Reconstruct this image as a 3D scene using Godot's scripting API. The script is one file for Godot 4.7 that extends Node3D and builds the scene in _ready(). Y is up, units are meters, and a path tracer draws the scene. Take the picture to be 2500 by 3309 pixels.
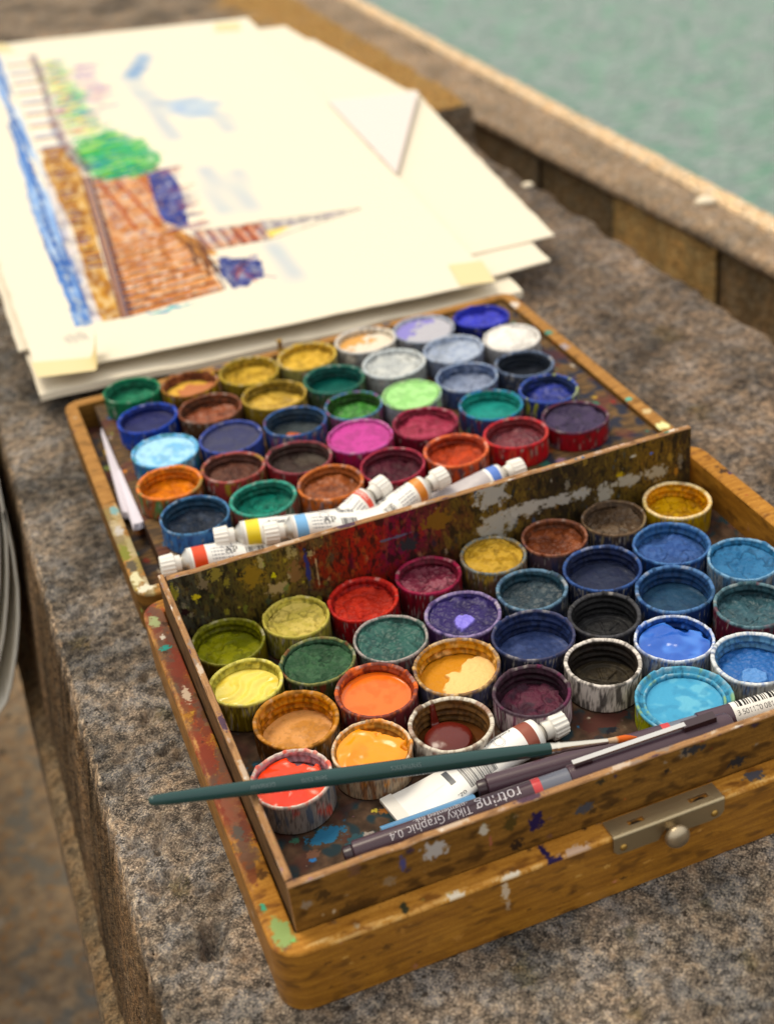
extends Node3D
# Lengths below are in millimetres unless a comment says otherwise; MM turns them into metres.
const MM := 0.001
const BASE_FLOOR := 9.0      # tray floor of the box base
const LID_FLOOR := 17.5      # raised insert in the open lid
const PANEL_TOP := 44.0
const RIM := 25.6            # rim of the base
const LID_RIM := 20.0
const STONE_GAIN := 4.5       # tints of stone are stored divided by this

var na: FastNoiseLite
var nb: FastNoiseLite
var nc: FastNoiseLite
var rng := RandomNumberGenerator.new()
var used := {}
var mat := {}


# ---------------------------------------------------------------- mesh building
class MB:
	var v := PackedVector3Array()
	var c := PackedColorArray()
	var t := PackedVector2Array()
	var i := PackedInt32Array()

	func add(p: Vector3, col := Color.WHITE, uv := Vector2.ZERO) -> int:
		v.append(p * 0.001)
		c.append(Color(pow(clampf(col.r, 0.0, 1.0), 0.4545), pow(clampf(col.g, 0.0, 1.0), 0.4545), pow(clampf(col.b, 0.0, 1.0), 0.4545)))
		t.append(uv)
		return v.size() - 1

	func tri(a: int, b: int, d: int) -> void:
		i.append(a); i.append(b); i.append(d)

	func quad(a: int, b: int, d: int, e: int) -> void:
		i.append(a); i.append(b); i.append(d)
		i.append(a); i.append(d); i.append(e)

	# joins two rows of vertices that start at a and b
	func strip(a: int, b: int, n: int, closed: bool) -> void:
		for k in (n if closed else n - 1):
			var m := (k + 1) % n
			quad(a + k, b + k, b + m, a + m)

	func box(p0: Vector3, p1: Vector3, col := Color.WHITE) -> void:
		var faces := [[Vector3(1, 0, 0), Vector3(0, 1, 0), Vector3(0, 0, 1)], [Vector3(0, 1, 0), Vector3(0, 0, 1), Vector3(1, 0, 0)], [Vector3(0, 0, 1), Vector3(1, 0, 0), Vector3(0, 1, 0)]]
		var size := p1 - p0
		for f in faces:
			for side in 2:
				var o: Vector3 = p0 + f[0] * size * side
				var a: Vector3 = f[1] * size
				var b: Vector3 = f[2] * size
				var k := add(o, col, Vector2(0, 0))
				add(o + a, col, Vector2(1, 0)); add(o + a + b, col, Vector2(1, 1)); add(o + b, col, Vector2(0, 1))
				if side == 1:
					quad(k, k + 3, k + 2, k + 1)
				else:
					quad(k, k + 1, k + 2, k + 3)

	func commit(m: ArrayMesh = null) -> ArrayMesh:
		var n := PackedVector3Array()
		n.resize(v.size())
		for k in range(0, i.size(), 3):
			var a := i[k]
			var b := i[k + 1]
			var d := i[k + 2]
			var x := (v[d] - v[a]).cross(v[b] - v[a])
			n[a] += x; n[b] += x; n[d] += x
		for k in n.size():
			n[k] = n[k].normalized() if n[k].length_squared() > 0.0 else Vector3.UP
		var arr := []
		arr.resize(Mesh.ARRAY_MAX)
		arr[Mesh.ARRAY_VERTEX] = v
		arr[Mesh.ARRAY_NORMAL] = n
		arr[Mesh.ARRAY_COLOR] = c
		arr[Mesh.ARRAY_TEX_UV] = t
		arr[Mesh.ARRAY_INDEX] = i
		if m == null:
			m = ArrayMesh.new()
		m.add_surface_from_arrays(Mesh.PRIMITIVE_TRIANGLES, arr)
		return m


func hexs(h: String) -> Color:
	return Color.html(h)


func lin(h: String, gain := 1.0) -> Color:
	var k := Color.html(h).srgb_to_linear()
	gain = minf(gain, 0.86 / maxf(0.01, maxf(k.r, maxf(k.g, k.b))))
	return Color(k.r * gain, k.g * gain, k.b * gain)


# paints are stronger in colour than their average tone
func rich(h: String, gain := 1.0) -> Color:
	var k := lin(h, gain)
	var l := k.get_luminance()
	return Color(clampf(lerpf(l, k.r, 1.06), 0.0, 0.9), clampf(lerpf(l, k.g, 1.06), 0.0, 0.9), clampf(lerpf(l, k.b, 1.06), 0.0, 0.9))


func numbered(called: String) -> String:
	used[called] = used.get(called, -1) + 1
	return called if used[called] == 0 else "%s_%03d" % [called, used[called]]


func thing(called: String, label: String, category: String, at := Vector3.ZERO, group := "") -> Node3D:
	var o := Node3D.new()
	o.name = numbered(called)
	add_child(o)
	o.position = at * MM
	o.set_meta("label", label)
	o.set_meta("category", category)
	if group != "":
		o.set_meta("group", group)
	return o


func part(called: String, mesh: Mesh, m, parent: Node) -> MeshInstance3D:
	var o := MeshInstance3D.new()
	o.name = called
	o.mesh = mesh
	if m is Array:
		for k in m.size():
			mesh.surface_set_material(k, m[k])
	else:
		o.material_override = null
		for k in mesh.get_surface_count():
			o.set_surface_override_material(k, m)
	parent.add_child(o, true)
	return o


func single(called: String, mesh: Mesh, m, label: String, category: String, group := "") -> MeshInstance3D:
	var o := part(numbered(called), mesh, m, self)
	o.set_meta("label", label)
	o.set_meta("category", category)
	if group != "":
		o.set_meta("group", group)
	return o


func setting(called: String, mesh: Mesh, m) -> MeshInstance3D:
	var o := part(called, mesh, m, self)
	o.set_meta("kind", "structure")
	return o


func noise(kind: int, freq: float, seed_: int, octaves := 3) -> FastNoiseLite:
	var n := FastNoiseLite.new()
	n.noise_type = kind
	n.frequency = freq
	n.seed = seed_
	n.fractal_type = FastNoiseLite.FRACTAL_FBM if octaves > 1 else FastNoiseLite.FRACTAL_NONE
	n.fractal_octaves = octaves
	return n


# ---------------------------------------------------------------- textures
func image_of(w: int, h: int, fn: Callable) -> Image:
	var d := PackedByteArray()
	d.resize(w * h * 3)
	var k := 0
	for y in h:
		for x in w:
			var q: Color = fn.call(x, y)
			d[k] = clampi(int(q.r * 255.0), 0, 255)
			d[k + 1] = clampi(int(q.g * 255.0), 0, 255)
			d[k + 2] = clampi(int(q.b * 255.0), 0, 255)
			k += 3
	return Image.create_from_data(w, h, false, Image.FORMAT_RGB8, d)


# an uneven blot of paint, centre and radii in pixels
func blot(img: Image, cx: float, cy: float, rx: float, ry: float, col: Color, rough := 0.6, cover := 1.0) -> void:
	var w := img.get_width()
	var h := img.get_height()
	var f := 26.0 / maxf(4.0, rx + ry)
	for y in range(maxi(0, int(cy - ry * 1.6)), mini(h, int(cy + ry * 1.6) + 2)):
		for x in range(maxi(0, int(cx - rx * 1.6)), mini(w, int(cx + rx * 1.6) + 2)):
			var dx := (x + 0.5 - cx) / rx
			var dy := (y + 0.5 - cy) / ry
			var e := sqrt(dx * dx + dy * dy) + rough * (na.get_noise_2d(x * f + cx * 3.1, y * f + cy * 1.7) + 0.45 * nb.get_noise_2d(x * 1.6, y * 1.6))
			var a := clampf((1.0 - e) * minf(rx, ry) * 0.8, 0.0, 1.0) * cover
			if a > 0.0:
				img.set_pixel(x, y, img.get_pixel(x, y).lerp(col, a))


func flecks(img: Image, count: int, cols: Array, rmin: float, rmax: float, stretch := 1.0) -> void:
	for k in count:
		var r := rmin + (rmax - rmin) * pow(rng.randf(), 3.0)
		var cx := rng.randf() * img.get_width()
		var cy := rng.randf() * img.get_height()
		blot(img, cx, cy, r * rng.randf_range(0.7, 1.3), r * stretch * rng.randf_range(0.7, 1.3), hexs(cols[rng.randi() % cols.size()]), 0.7, rng.randf_range(0.55, 1.0))


func blots(img: Image, list: Array, px: float, ox := 0.0, oy := 0.0, flip_y := 0.0) -> void:
	for b in list:
		var y: float = (flip_y - b[1]) if flip_y > 0.0 else (b[1] - oy)
		blot(img, (b[0] - ox) * px, y * px, maxf(1.0, b[2] * px), maxf(1.0, b[3] * px), hexs(b[4]))


func texture(img: Image) -> ImageTexture:
	return ImageTexture.create_from_image(img)


# varnished wood with long grain along x; px pixels per millimetre
func wood(w: int, h: int, px: float, dark: Color, light: Color, dirt: Color, dirt_share: float, off := 0.0, hole := Rect2i()) -> Image:
	return image_of(w, h, func(x, y):
		if hole.has_point(Vector2i(x, y)):
			return dark
		var u: float = x / px + off
		var v: float = y / px + off * 0.37
		var g := na.get_noise_2d(u * 0.9, v * 14.0) * 0.6 + nb.get_noise_2d(u * 0.16, v * 2.2) * 0.7
		var k := clampf(0.5 + g * 0.6, 0.0, 1.0)
		var q := dark.lerp(light, k)
		var d := na.get_noise_2d(u * 0.7 + 91.0, v * 1.6) + 0.5 * nb.get_noise_2d(u * 0.5, v * 1.2 + 40.0)
		d = smoothstep(0.25 - dirt_share, 0.85 - dirt_share, d)
		var fine := nb.get_noise_2d(u * 5.0, v * 9.0)
		q = q.lerp(dirt, d * 0.7)
		return q.lerp(dirt, smoothstep(0.15, 0.5, fine) * 0.25))


func plain(rough: float, col := Color.WHITE, vertex := true) -> StandardMaterial3D:
	var m := StandardMaterial3D.new()
	m.albedo_color = col
	m.vertex_color_use_as_albedo = vertex
	m.vertex_color_is_srgb = true
	m.roughness = rough
	m.metallic_specular = 0.5 if rough < 0.4 else 0.28
	return m


func textured(img: Image, rough := 0.7, repeat := true) -> StandardMaterial3D:
	var m := StandardMaterial3D.new()
	m.albedo_texture = texture(img)
	m.roughness = rough
	m.texture_repeat = repeat
	m.metallic_specular = 0.45 if rough < 0.5 else 0.24
	return m


func bumpy(m: StandardMaterial3D, freq: float, scale_: float, relief: float, seed_ := 5, world := false) -> StandardMaterial3D:
	var n := NoiseTexture2D.new()
	n.width = 512
	n.height = 512
	n.seamless = true
	n.noise = noise(FastNoiseLite.TYPE_SIMPLEX_SMOOTH, freq, seed_, 4)
	m.heightmap_enabled = true
	m.heightmap_texture = n
	m.heightmap_scale = relief
	m.uv1_triplanar = true
	m.uv1_world_triplanar = world
	m.uv1_scale = Vector3.ONE * scale_
	return m


# lettering laid on a surface: map takes millimetres right and up from the start of the line
func lettering(called: String, text: String, size: float, m: Material, parent: Node, map: Callable, serif := false) -> void:
	var tm := TextMesh.new()
	var f := SystemFont.new()
	f.font_names = PackedStringArray(["Droid Serif" if serif else "Droid Sans"])
	tm.font = f
	tm.text = text
	tm.font_size = 48
	tm.pixel_size = size / 48.0
	tm.depth = 0.0
	tm.curve_step = 2.0
	tm.horizontal_alignment = HORIZONTAL_ALIGNMENT_LEFT
	var arr := tm.get_mesh_arrays()
	var vs: PackedVector3Array = arr[Mesh.ARRAY_VERTEX]
	var ids = arr[Mesh.ARRAY_INDEX]
	var b := MB.new()
	for p in vs:
		b.add(map.call(p.x, p.y))
	if ids == null:
		ids = range(vs.size())
	for k in range(0, ids.size(), 3):
		b.tri(ids[k], ids[k + 1], ids[k + 2])
	part(called, b.commit(), m, parent)


# a lathed shape round the x axis: rows of [x, radius, colour]
func lathe_x(b: MB, rows: Array, seg := 40, rib := 0.0, ribs := 0) -> void:
	var last := -1
	for r in rows:
		var first := b.v.size()
		for k in seg:
			var a := TAU * k / seg
			var rad: float = r[1]
			if rib > 0.0 and r.size() > 3:
				rad += rib * signf(sin(a * ribs))
			b.add(Vector3(r[0], cos(a) * rad, sin(a) * rad), r[2])
		if last >= 0:
			b.strip(last, first, seg, true)
		last = first


# the same round the y axis: rows of [y, radius, colour]
func lathe_y(b: MB, rows: Array, seg := 32, at := Vector3.ZERO) -> void:
	var last := -1
	for r in rows:
		var first := b.v.size()
		for k in seg:
			var a := TAU * k / seg
			b.add(at + Vector3(cos(a) * r[1], r[0], sin(a) * r[1]), r[2])
		if last >= 0:
			b.strip(first, last, seg, true)
		last = first


func towards(d: Vector3, up := Vector3.UP) -> Basis:
	var x := d.normalized()
	var z := x.cross(up).normalized()
	var y := z.cross(x).normalized()
	return Basis(x, y, z)

const POTS_IN_LID := 35
# x, z, radius, fill, kind, paint, second colour, inside, rim, outside, drips, label
var pot_rows := [
	[34.8, -367.9, 14.5, 0.35, "dry", "1e7050", "2a7c5c", "176048", "1f7a52", "15603f", "1f7a50", "bottle-cap pot of dried deep green paint with a plain green rim"],
	[62.9, -358.8, 14.6, 0.55, "half", "b8744a", "dcae50", "6b3a22", "8a5a28", "6a4a18", "b8a020", "pot of salmon-brown paint with a yellow ochre smear across it"],
	[93.4, -356.8, 15.8, 0.5, "dry", "cfa944", "b08c30", "8a7020", "94802c", "6d5a1c", "8a7428", "mustard pot beside the salmon-brown one, olive rim and pale mustard centre"],
	[125.1, -357.7, 15.7, 0.55, "dry", "d8b04a", "c09a38", "b08c30", "bca24e", "8f8a50", "a8a088", "pale mustard pot with a yellow-grey rim beside the cream and white one"],
	[35.9, -335.0, 14.9, 0.6, "flat", "24285a", "1c2050", "16266e", "2648b4", "163a9a", "1c44a8", "pot with a bright royal blue rim and flat dark indigo paint"],
	[65.7, -328.2, 15.5, 0.45, "lump", "8e4c2e", "743a20", "4a2a18", "7a4c3a", "4c3320", "5a4024", "brown pot with a grey-brown rim and rust-brown cake below threads"],
	[97.1, -324.9, 15.9, 0.5, "lump", "ceaa4c", "a8842c", "7a6420", "a88c3c", "7a6420", "8a7430", "mustard pot with a lumpy cake in front of the two pale mustard ones"],
	[128.6, -325.3, 15.4, 0.3, "flat", "0f4f48", "145a50", "0c4640", "2a6a5c", "4a5a40", "3c5a34", "deep pot of very dark teal paint beside a pale grey one"],
	[36.3, -299.1, 15.8, 0.86, "flat", "a6d4ec", "78b6e0", "6fb0dd", "58a2d2", "2a5c96", "2c6a50", "pot brim-full of pale sky blue paint"],
	[67.4, -295.8, 15.3, 0.78, "flat", "3b3c58", "34365a", "2c3468", "3e50a0", "2c3c80", "24387a", "pot of flat slate-violet paint with a blue rim"],
	[98.0, -293.1, 15.3, 0.3, "dab", "3c4448", "b85a30", "1e3348", "3460a0", "2a4a86", "7a3a5a", "deep dark blue pot with a small orange scrap inside"],
	[128.0, -294.3, 14.1, 0.45, "lump", "468a3a", "306a2a", "2a4a1c", "4a72a4", "7a4a6a", "a84a7a", "pot of leaf green paint with a blue and pink spattered rim"],
	[31.3, -268.9, 14.7, 0.35, "dry", "e08220", "c86c18", "b8661a", "da7a42", "8a4a2a", "3a7a4a", "bright orange ochre pot next to the white paper strips"],
	[60.4, -266.7, 14.4, 0.55, "lump", "5e3a2e", "4a2c24", "4a2a22", "a44c46", "8a3230", "9a8a30", "dull brown cake in a pot with a brick red rim"],
	[89.8, -261.8, 15.2, 0.35, "dry", "4c423a", "3a2c28", "3a2420", "8e3c48", "7a2228", "8a2a30", "blackish brown pot with a wine red rim beside the magenta pot"],
	[120.6, -263.8, 15.5, 0.85, "flat", "bc4090", "a83880", "b04088", "b8589c", "8a1c4a", "9a1a3a", "pot brim-full of bright magenta paint"],
	[35.3, -237.7, 15.3, 0.4, "lump", "1e2838", "283448", "1c3a52", "5080ac", "3c6ca4", "2c4a80", "steel blue pot at the lid corner with a dark navy lump inside"],
	[65.5, -234.4, 14.9, 0.35, "dry", "228470", "1a6e5c", "145a4c", "3e9282", "7a3a34", "3a5a40", "emerald teal pot with red spots on its rim behind the tubes"],
	[95.4, -232.4, 14.6, 0.6, "lump", "8e4c24", "743a1a", "8a4a22", "c06a32", "b05a26", "7a6a70", "chestnut brown cake in an orange-brown pot behind the tubes"],
	[156.9, -357.2, 15.9, 0.72, "half", "e0d4c0", "d6a25e", "d0c4b0", "cac8c6", "8a8a88", "9a9a9c", "white pot with a tan streak across its cream paint"],
	[188.9, -354.9, 16.1, 0.85, "half", "b4b2ba", "8a82c4", "b0b0b8", "a0aaba", "70767e", "8a90a0", "grey pot with lilac stains by the far edge of the lid"],
	[220.0, -350.4, 14.7, 0.75, "lump", "3238c0", "2428a0", "2a30a0", "2c3898", "141c50", "18225c", "pot of vivid ultramarine in the far corner of the lid"],
	[160.4, -324.3, 16.2, 0.7, "dry", "c8cac6", "b4b8b8", "bcc0c0", "bac2c6", "868a88", "9aa0a0", "off-white pot with a dry chalky cake"],
	[192.5, -323.0, 15.8, 0.8, "lump", "a8b2c4", "94a0b8", "9aa6bc", "a0acc0", "6a7288", "7a849c", "pale blue-grey pot with blobs on its surface"],
	[222.9, -318.9, 14.8, 0.95, "heap", "f2ede6", "e4ded6", "d8d4d0", "d0ccc8", "8e8e90", "a0a0a4", "pot heaped with bright white paint"],
	[156.6, -290.8, 14.6, 0.9, "flat", "a8dc90", "94cc7c", "94cc7c", "a0d088", "9aa0a8", "8a94a8", "pot brim-full of pale lime green paint"],
	[186.4, -292.4, 15.0, 0.4, "dry", "8c96ae", "7a86a0", "4a5a7c", "8ea0bc", "3a4870", "5a6488", "open grey-blue pot with threads showing and a pale cake"],
	[216.0, -290.2, 14.6, 0.25, "flat", "20242c", "2a2e38", "1c2430", "62728e", "3a4458", "2c3448", "black-blue pot with a grey-blue rim by the lid wall"],
	[151.5, -261.1, 15.4, 0.65, "lump", "8e2c42", "a43a54", "6a1a2a", "8e2240", "6a1026", "4a0a1a", "pot of crimson rose paint behind the red-orange one"],
	[184.6, -260.6, 15.3, 0.45, "flat", "2a8c82", "1e7a72", "1c7a70", "3070a0", "2c3a6a", "6a1a2a", "turquoise pot with a blue rim"],
	[214.7, -260.6, 14.3, 0.5, "lump", "26348c", "1c2868", "1a2a50", "3c58a8", "1c2a6a", "c0c428", "dark blue pot with yellow smears on its rim"],
	[124.8, -233.7, 14.7, 0.5, "lump", "4e1c2a", "3c1420", "5a1624", "ac344a", "8a1a2c", "9a2436", "dark maroon cake in a red-rimmed pot between orange and brown pots"],
	[154.1, -230.9, 14.7, 0.45, "dry", "bc4626", "a03a1e", "8a3018", "d4683e", "b84c2c", "3a3440", "red-orange pot with an orange rim right behind the paint tubes"],
	[183.6, -230.6, 14.6, 0.55, "lump", "70323a", "5a2630", "6a1a1e", "b8222c", "a8141e", "b84030", "pure red pot with a dusky red cake"],
	[213.4, -231.1, 15.1, 0.75, "dry", "403450", "342a44", "2a1828", "54283e", "8a1420", "6a1018", "dark purple cake in a red pot by the back board"],
	[26.8, -155.8, 14.3, 0.4, "dry", "6e7218", "8a8a20", "666610", "82803a", "6a5c14", "5a4c10", "olive green pot in the corner by the back board"],
	[54.5, -156.3, 13.3, 0.75, "dry", "ccb868", "b8a854", "b8ac50", "b4aa54", "7a7430", "9a9440", "pale khaki yellow pot beside the olive one"],
	[82.2, -156.0, 14.2, 0.7, "lump", "bc3424", "a02418", "8a1a18", "ac241e", "8a141a", "6a0c14", "scarlet pot with a thick messy rim against the back board"],
	[110.0, -157.0, 13.4, 0.75, "lump", "6c2438", "8a4a58", "5a1424", "8e1c40", "6a101e", "4a0a18", "crimson-maroon pot with cracked wet skin"],
	[26.2, -127.6, 13.7, 0.72, "swirl", "fbe878", "f2d04c", "b0a84a", "d8d06e", "6a5c1a", "8a7c2c", "pot of glossy lemon yellow paint in soft folds"],
	[54.2, -128.5, 14.1, 0.85, "lump", "2c4c34", "3a5c40", "34503a", "7e7e4c", "4a4a28", "7a2c20", "full pot of dull bottle green paint with a yellow-red rim"],
	[82.9, -127.6, 14.0, 0.85, "lump", "2f5a52", "264a46", "3a5a54", "aca09c", "6a3a3c", "8a8a84", "full pot of dark blue-green paint with a whitish rim"],
	[36.9, -100.5, 15.3, 0.3, "flat", "d89c5e", "c08440", "b8741c", "ac742c", "5a3c16", "4a3012", "wide low ochre pot with a pale peach centre"],
	[67.3, -102.4, 15.0, 0.68, "pool", "fc7a32", "f86c24", "8e3c22", "7e443a", "6a2c30", "5a2028", "pot of smooth bright orange liquid paint"],
	[98.7, -101.5, 16.2, 0.45, "half", "f0c886", "c8862c", "b87c24", "8e6e4e", "4a4a60", "3a3a54", "ochre-stained pot half filled with cream paint"],
	[26.7, -72.9, 14.0, 0.82, "wet", "fb4a22", "e83a18", "b0909a", "dcd0c4", "8a8684", "4a5a70", "pot of glossy vermilion paint crossed by the green brush"],
	[55.9, -75.8, 13.8, 0.85, "wet", "fea22e", "f8921c", "c08a40", "dcc8ac", "b09a80", "8a5a3a", "pot of glossy yellow-orange paint beside the vermilion one"],
	[84.4, -73.9, 14.6, 0.2, "blob", "5a3418", "5c1a12", "6a4a28", "d4ccbc", "c8c0b4", "7a3a24", "white streaked pot with a dripping blob of dark red-brown paint"],
	[113.0, -129.0, 14.6, 0.85, "dab", "2a1e58", "8478d8", "2a2058", "8e7ea4", "4a2a5a", "6a4a70", "violet pot with a lighter lavender dab in it"],
	[138.6, -157.9, 13.5, 0.92, "heap", "bc963c", "a07c28", "9a7c38", "6e7474", "5a4a30", "6a4a40", "pot heaped with dry mustard paint by the back board"],
	[166.0, -157.8, 13.7, 0.7, "lump", "6c3418", "84482a", "5e3420", "8e5e4a", "4a3a44", "2a3050", "reddish brown pot with a ragged caked rim"],
	[193.4, -158.0, 13.5, 0.75, "lump", "4c3a2a", "5e4c3a", "4a3a2c", "6e5844", "2c3048", "8a7a5a", "dark umber pot between the reddish brown and golden pots"],
	[221.9, -157.2, 14.3, 0.4, "dry", "cc9e26", "b88418", "c8841c", "f2dcae", "9a7a14", "a88a1c", "golden ochre pot with a cream rim in the far tray corner"],
	[142.3, -130.6, 13.9, 0.6, "lump", "35444c", "2a3a44", "1e3a48", "5e7c94", "26304a", "2c3c5c", "teal-black pot with a crumbly cake and a grey-blue rim"],
	[172.7, -129.5, 15.2, 0.35, "flat", "2e344a", "262c44", "141e40", "36548e", "16264e", "1c3468", "navy pot with a flat slate cake deep inside"],
	[204.6, -131.4, 15.2, 0.6, "lump", "3e5e98", "32508a", "2c5484", "4e78ac", "1e3a70", "24488a", "mid blue pot with a cracked blue cake by the golden pot"],
	[222.9, -108.6, 13.9, 0.72, "dry", "38729e", "2c6490", "2c6a94", "7ea8c8", "8a98a4", "3a6a94", "light blue pot with a pale worn rim by the right wall"],
	[159.6, -103.3, 13.9, 0.2, "star", "1e1e20", "2a2a2c", "1a1a1c", "404044", "22222a", "1c1c24", "all-black pot with ribs on its bare bottom"],
	[190.1, -104.5, 15.1, 0.35, "flat", "284660", "203c58", "1c3a64", "4e74a4", "1a2e60", "24407a", "deep blue pot with a dusty dark centre"],
	[209.4, -82.0, 14.4, 0.68, "lump", "345660", "2c4a54", "24404a", "5e7a84", "4a1428", "6a1c2c", "grey-teal pot with a dark red smear round its back rim"],
	[130.3, -103.8, 15.3, 0.25, "flat", "2e3c66", "42507c", "1e2a50", "40405a", "2a2a3a", "34344a", "dark translucent blue pot with a clear blue ring at its bottom"],
	[174.7, -79.3, 14.3, 0.8, "wet", "4a80d8", "2c5cb8", "123a80", "dce0e8", "9aa4b8", "3a5aa0", "pot of glossy cobalt blue paint with a white rim"],
	[193.8, -56.7, 15.0, 0.45, "dab", "2f64a8", "5a8cc8", "5a88ac", "d8dcde", "bcc0c0", "c8ccca", "milky translucent cap with curls of blue paint inside"],
	[145.5, -78.7, 13.9, 0.2, "star", "2a241a", "3a3226", "201a16", "dcd4cc", "d0c8c0", "2a2426", "white pot streaked with black, ribs on its dark bottom"],
	[116.6, -76.9, 14.0, 0.3, "dry", "3c2432", "5a2a3c", "2a1420", "4a3a44", "c4b4b8", "6a1a48", "dark plum pot with purple drips down its white side"],
	[161.6, -50.4, 17.2, 0.75, "lid", "4c9cc2", "68b0cc", "3c88ac", "5a9cb8", "8a8a1c", "9ab040", "wide shallow lid of light blue paint with yellow-green sides"],
]


func _ready() -> void:
	# camera
	var cam := Camera3D.new()
	cam.name = "camera"
	add_child(cam)
	cam.position = Vector3(-30.907, 335.692, 256.068) * MM
	cam.basis = Basis.from_euler(Vector3(-0.574, -0.2985, -0.117))
	cam.near = 0.02
	cam.far = 400.0
	var lens := CameraAttributesPhysical.new()
	lens.frustum_focal_length = 31.745
	lens.frustum_focus_distance = 0.47
	lens.frustum_near = 0.02
	lens.frustum_far = 400.0
	lens.exposure_aperture = 6.2
	cam.attributes = lens
	cam.current = true
	# sky and sun: bright overcast
	var env := Environment.new()
	env.background_mode = Environment.BG_SKY
	var sky := Sky.new()
	var sm := ProceduralSkyMaterial.new()
	sm.sky_top_color = Color(1.0, 0.99, 0.97)
	sm.sky_horizon_color = Color(0.70, 0.705, 0.70)
	sm.sky_curve = 0.35
	sm.ground_bottom_color = Color(0.30, 0.28, 0.24)
	sm.ground_horizon_color = Color(0.55, 0.54, 0.50)
	sm.sky_energy_multiplier = 1.0
	sky.sky_material = sm
	env.sky = sky
	env.tonemap_mode = Environment.TONE_MAPPER_LINEAR
	env.tonemap_exposure = 1.22
	env.sdfgi_enabled = true
	env.ssao_enabled = true
	env.ssil_enabled = true
	var we := WorldEnvironment.new()
	we.name = "environment"
	we.environment = env
	add_child(we)
	var sun := DirectionalLight3D.new()
	sun.name = "sun"
	add_child(sun)
	sun.light_color = Color(1.0, 0.95, 0.86)
	sun.light_energy = 0.55
	sun.light_angular_distance = 22.0
	sun.shadow_enabled = true
	sun.look_at_from_position(Vector3(-0.35, 1.5, -0.8), Vector3.ZERO)

	rng.seed = 20240611
	na = noise(FastNoiseLite.TYPE_SIMPLEX_SMOOTH, 0.09, 3, 3)
	nb = noise(FastNoiseLite.TYPE_SIMPLEX_SMOOTH, 0.22, 11, 2)
	nc = noise(FastNoiseLite.TYPE_SIMPLEX_SMOOTH, 0.02, 23, 4)
	materials()
	quay()
	water_and_ground()
	paint_box()
	pots()
	papers()
	tray_things()
	lid_things()
	small_things()


func materials() -> void:
	mat.cup = bumpy(plain(0.5), 0.05, 60.0, 0.012, 8)
	mat.dry = bumpy(plain(0.5), 0.04, 55.0, 0.016, 9)
	mat.wet = plain(0.24)
	mat.sheen = plain(0.46)
	mat.sheen.metallic_specular = 0.4
	mat.pool = plain(0.22)
	mat.satin = bumpy(plain(0.42), 0.03, 40.0, 0.008, 10)
	mat.plastic = plain(0.32)
	mat.cap = plain(0.45)
	mat.metal = plain(0.34)
	mat.metal.metallic = 0.9
	mat.metal = bumpy(mat.metal, 0.06, 60.0, 0.006, 14)
	mat.chrome = plain(0.16)
	mat.chrome.metallic = 1.0
	mat.paper = plain(0.85)
	mat.lacquer = plain(0.2)
	mat.ink = plain(0.5, Color(0.86, 0.84, 0.86), false)
	mat.black_ink = plain(0.6, Color(0.09, 0.09, 0.10), false)
	mat.grey_ink = plain(0.4, Color(0.40, 0.47, 0.47), false)
	mat.stone = stone_material()


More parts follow.
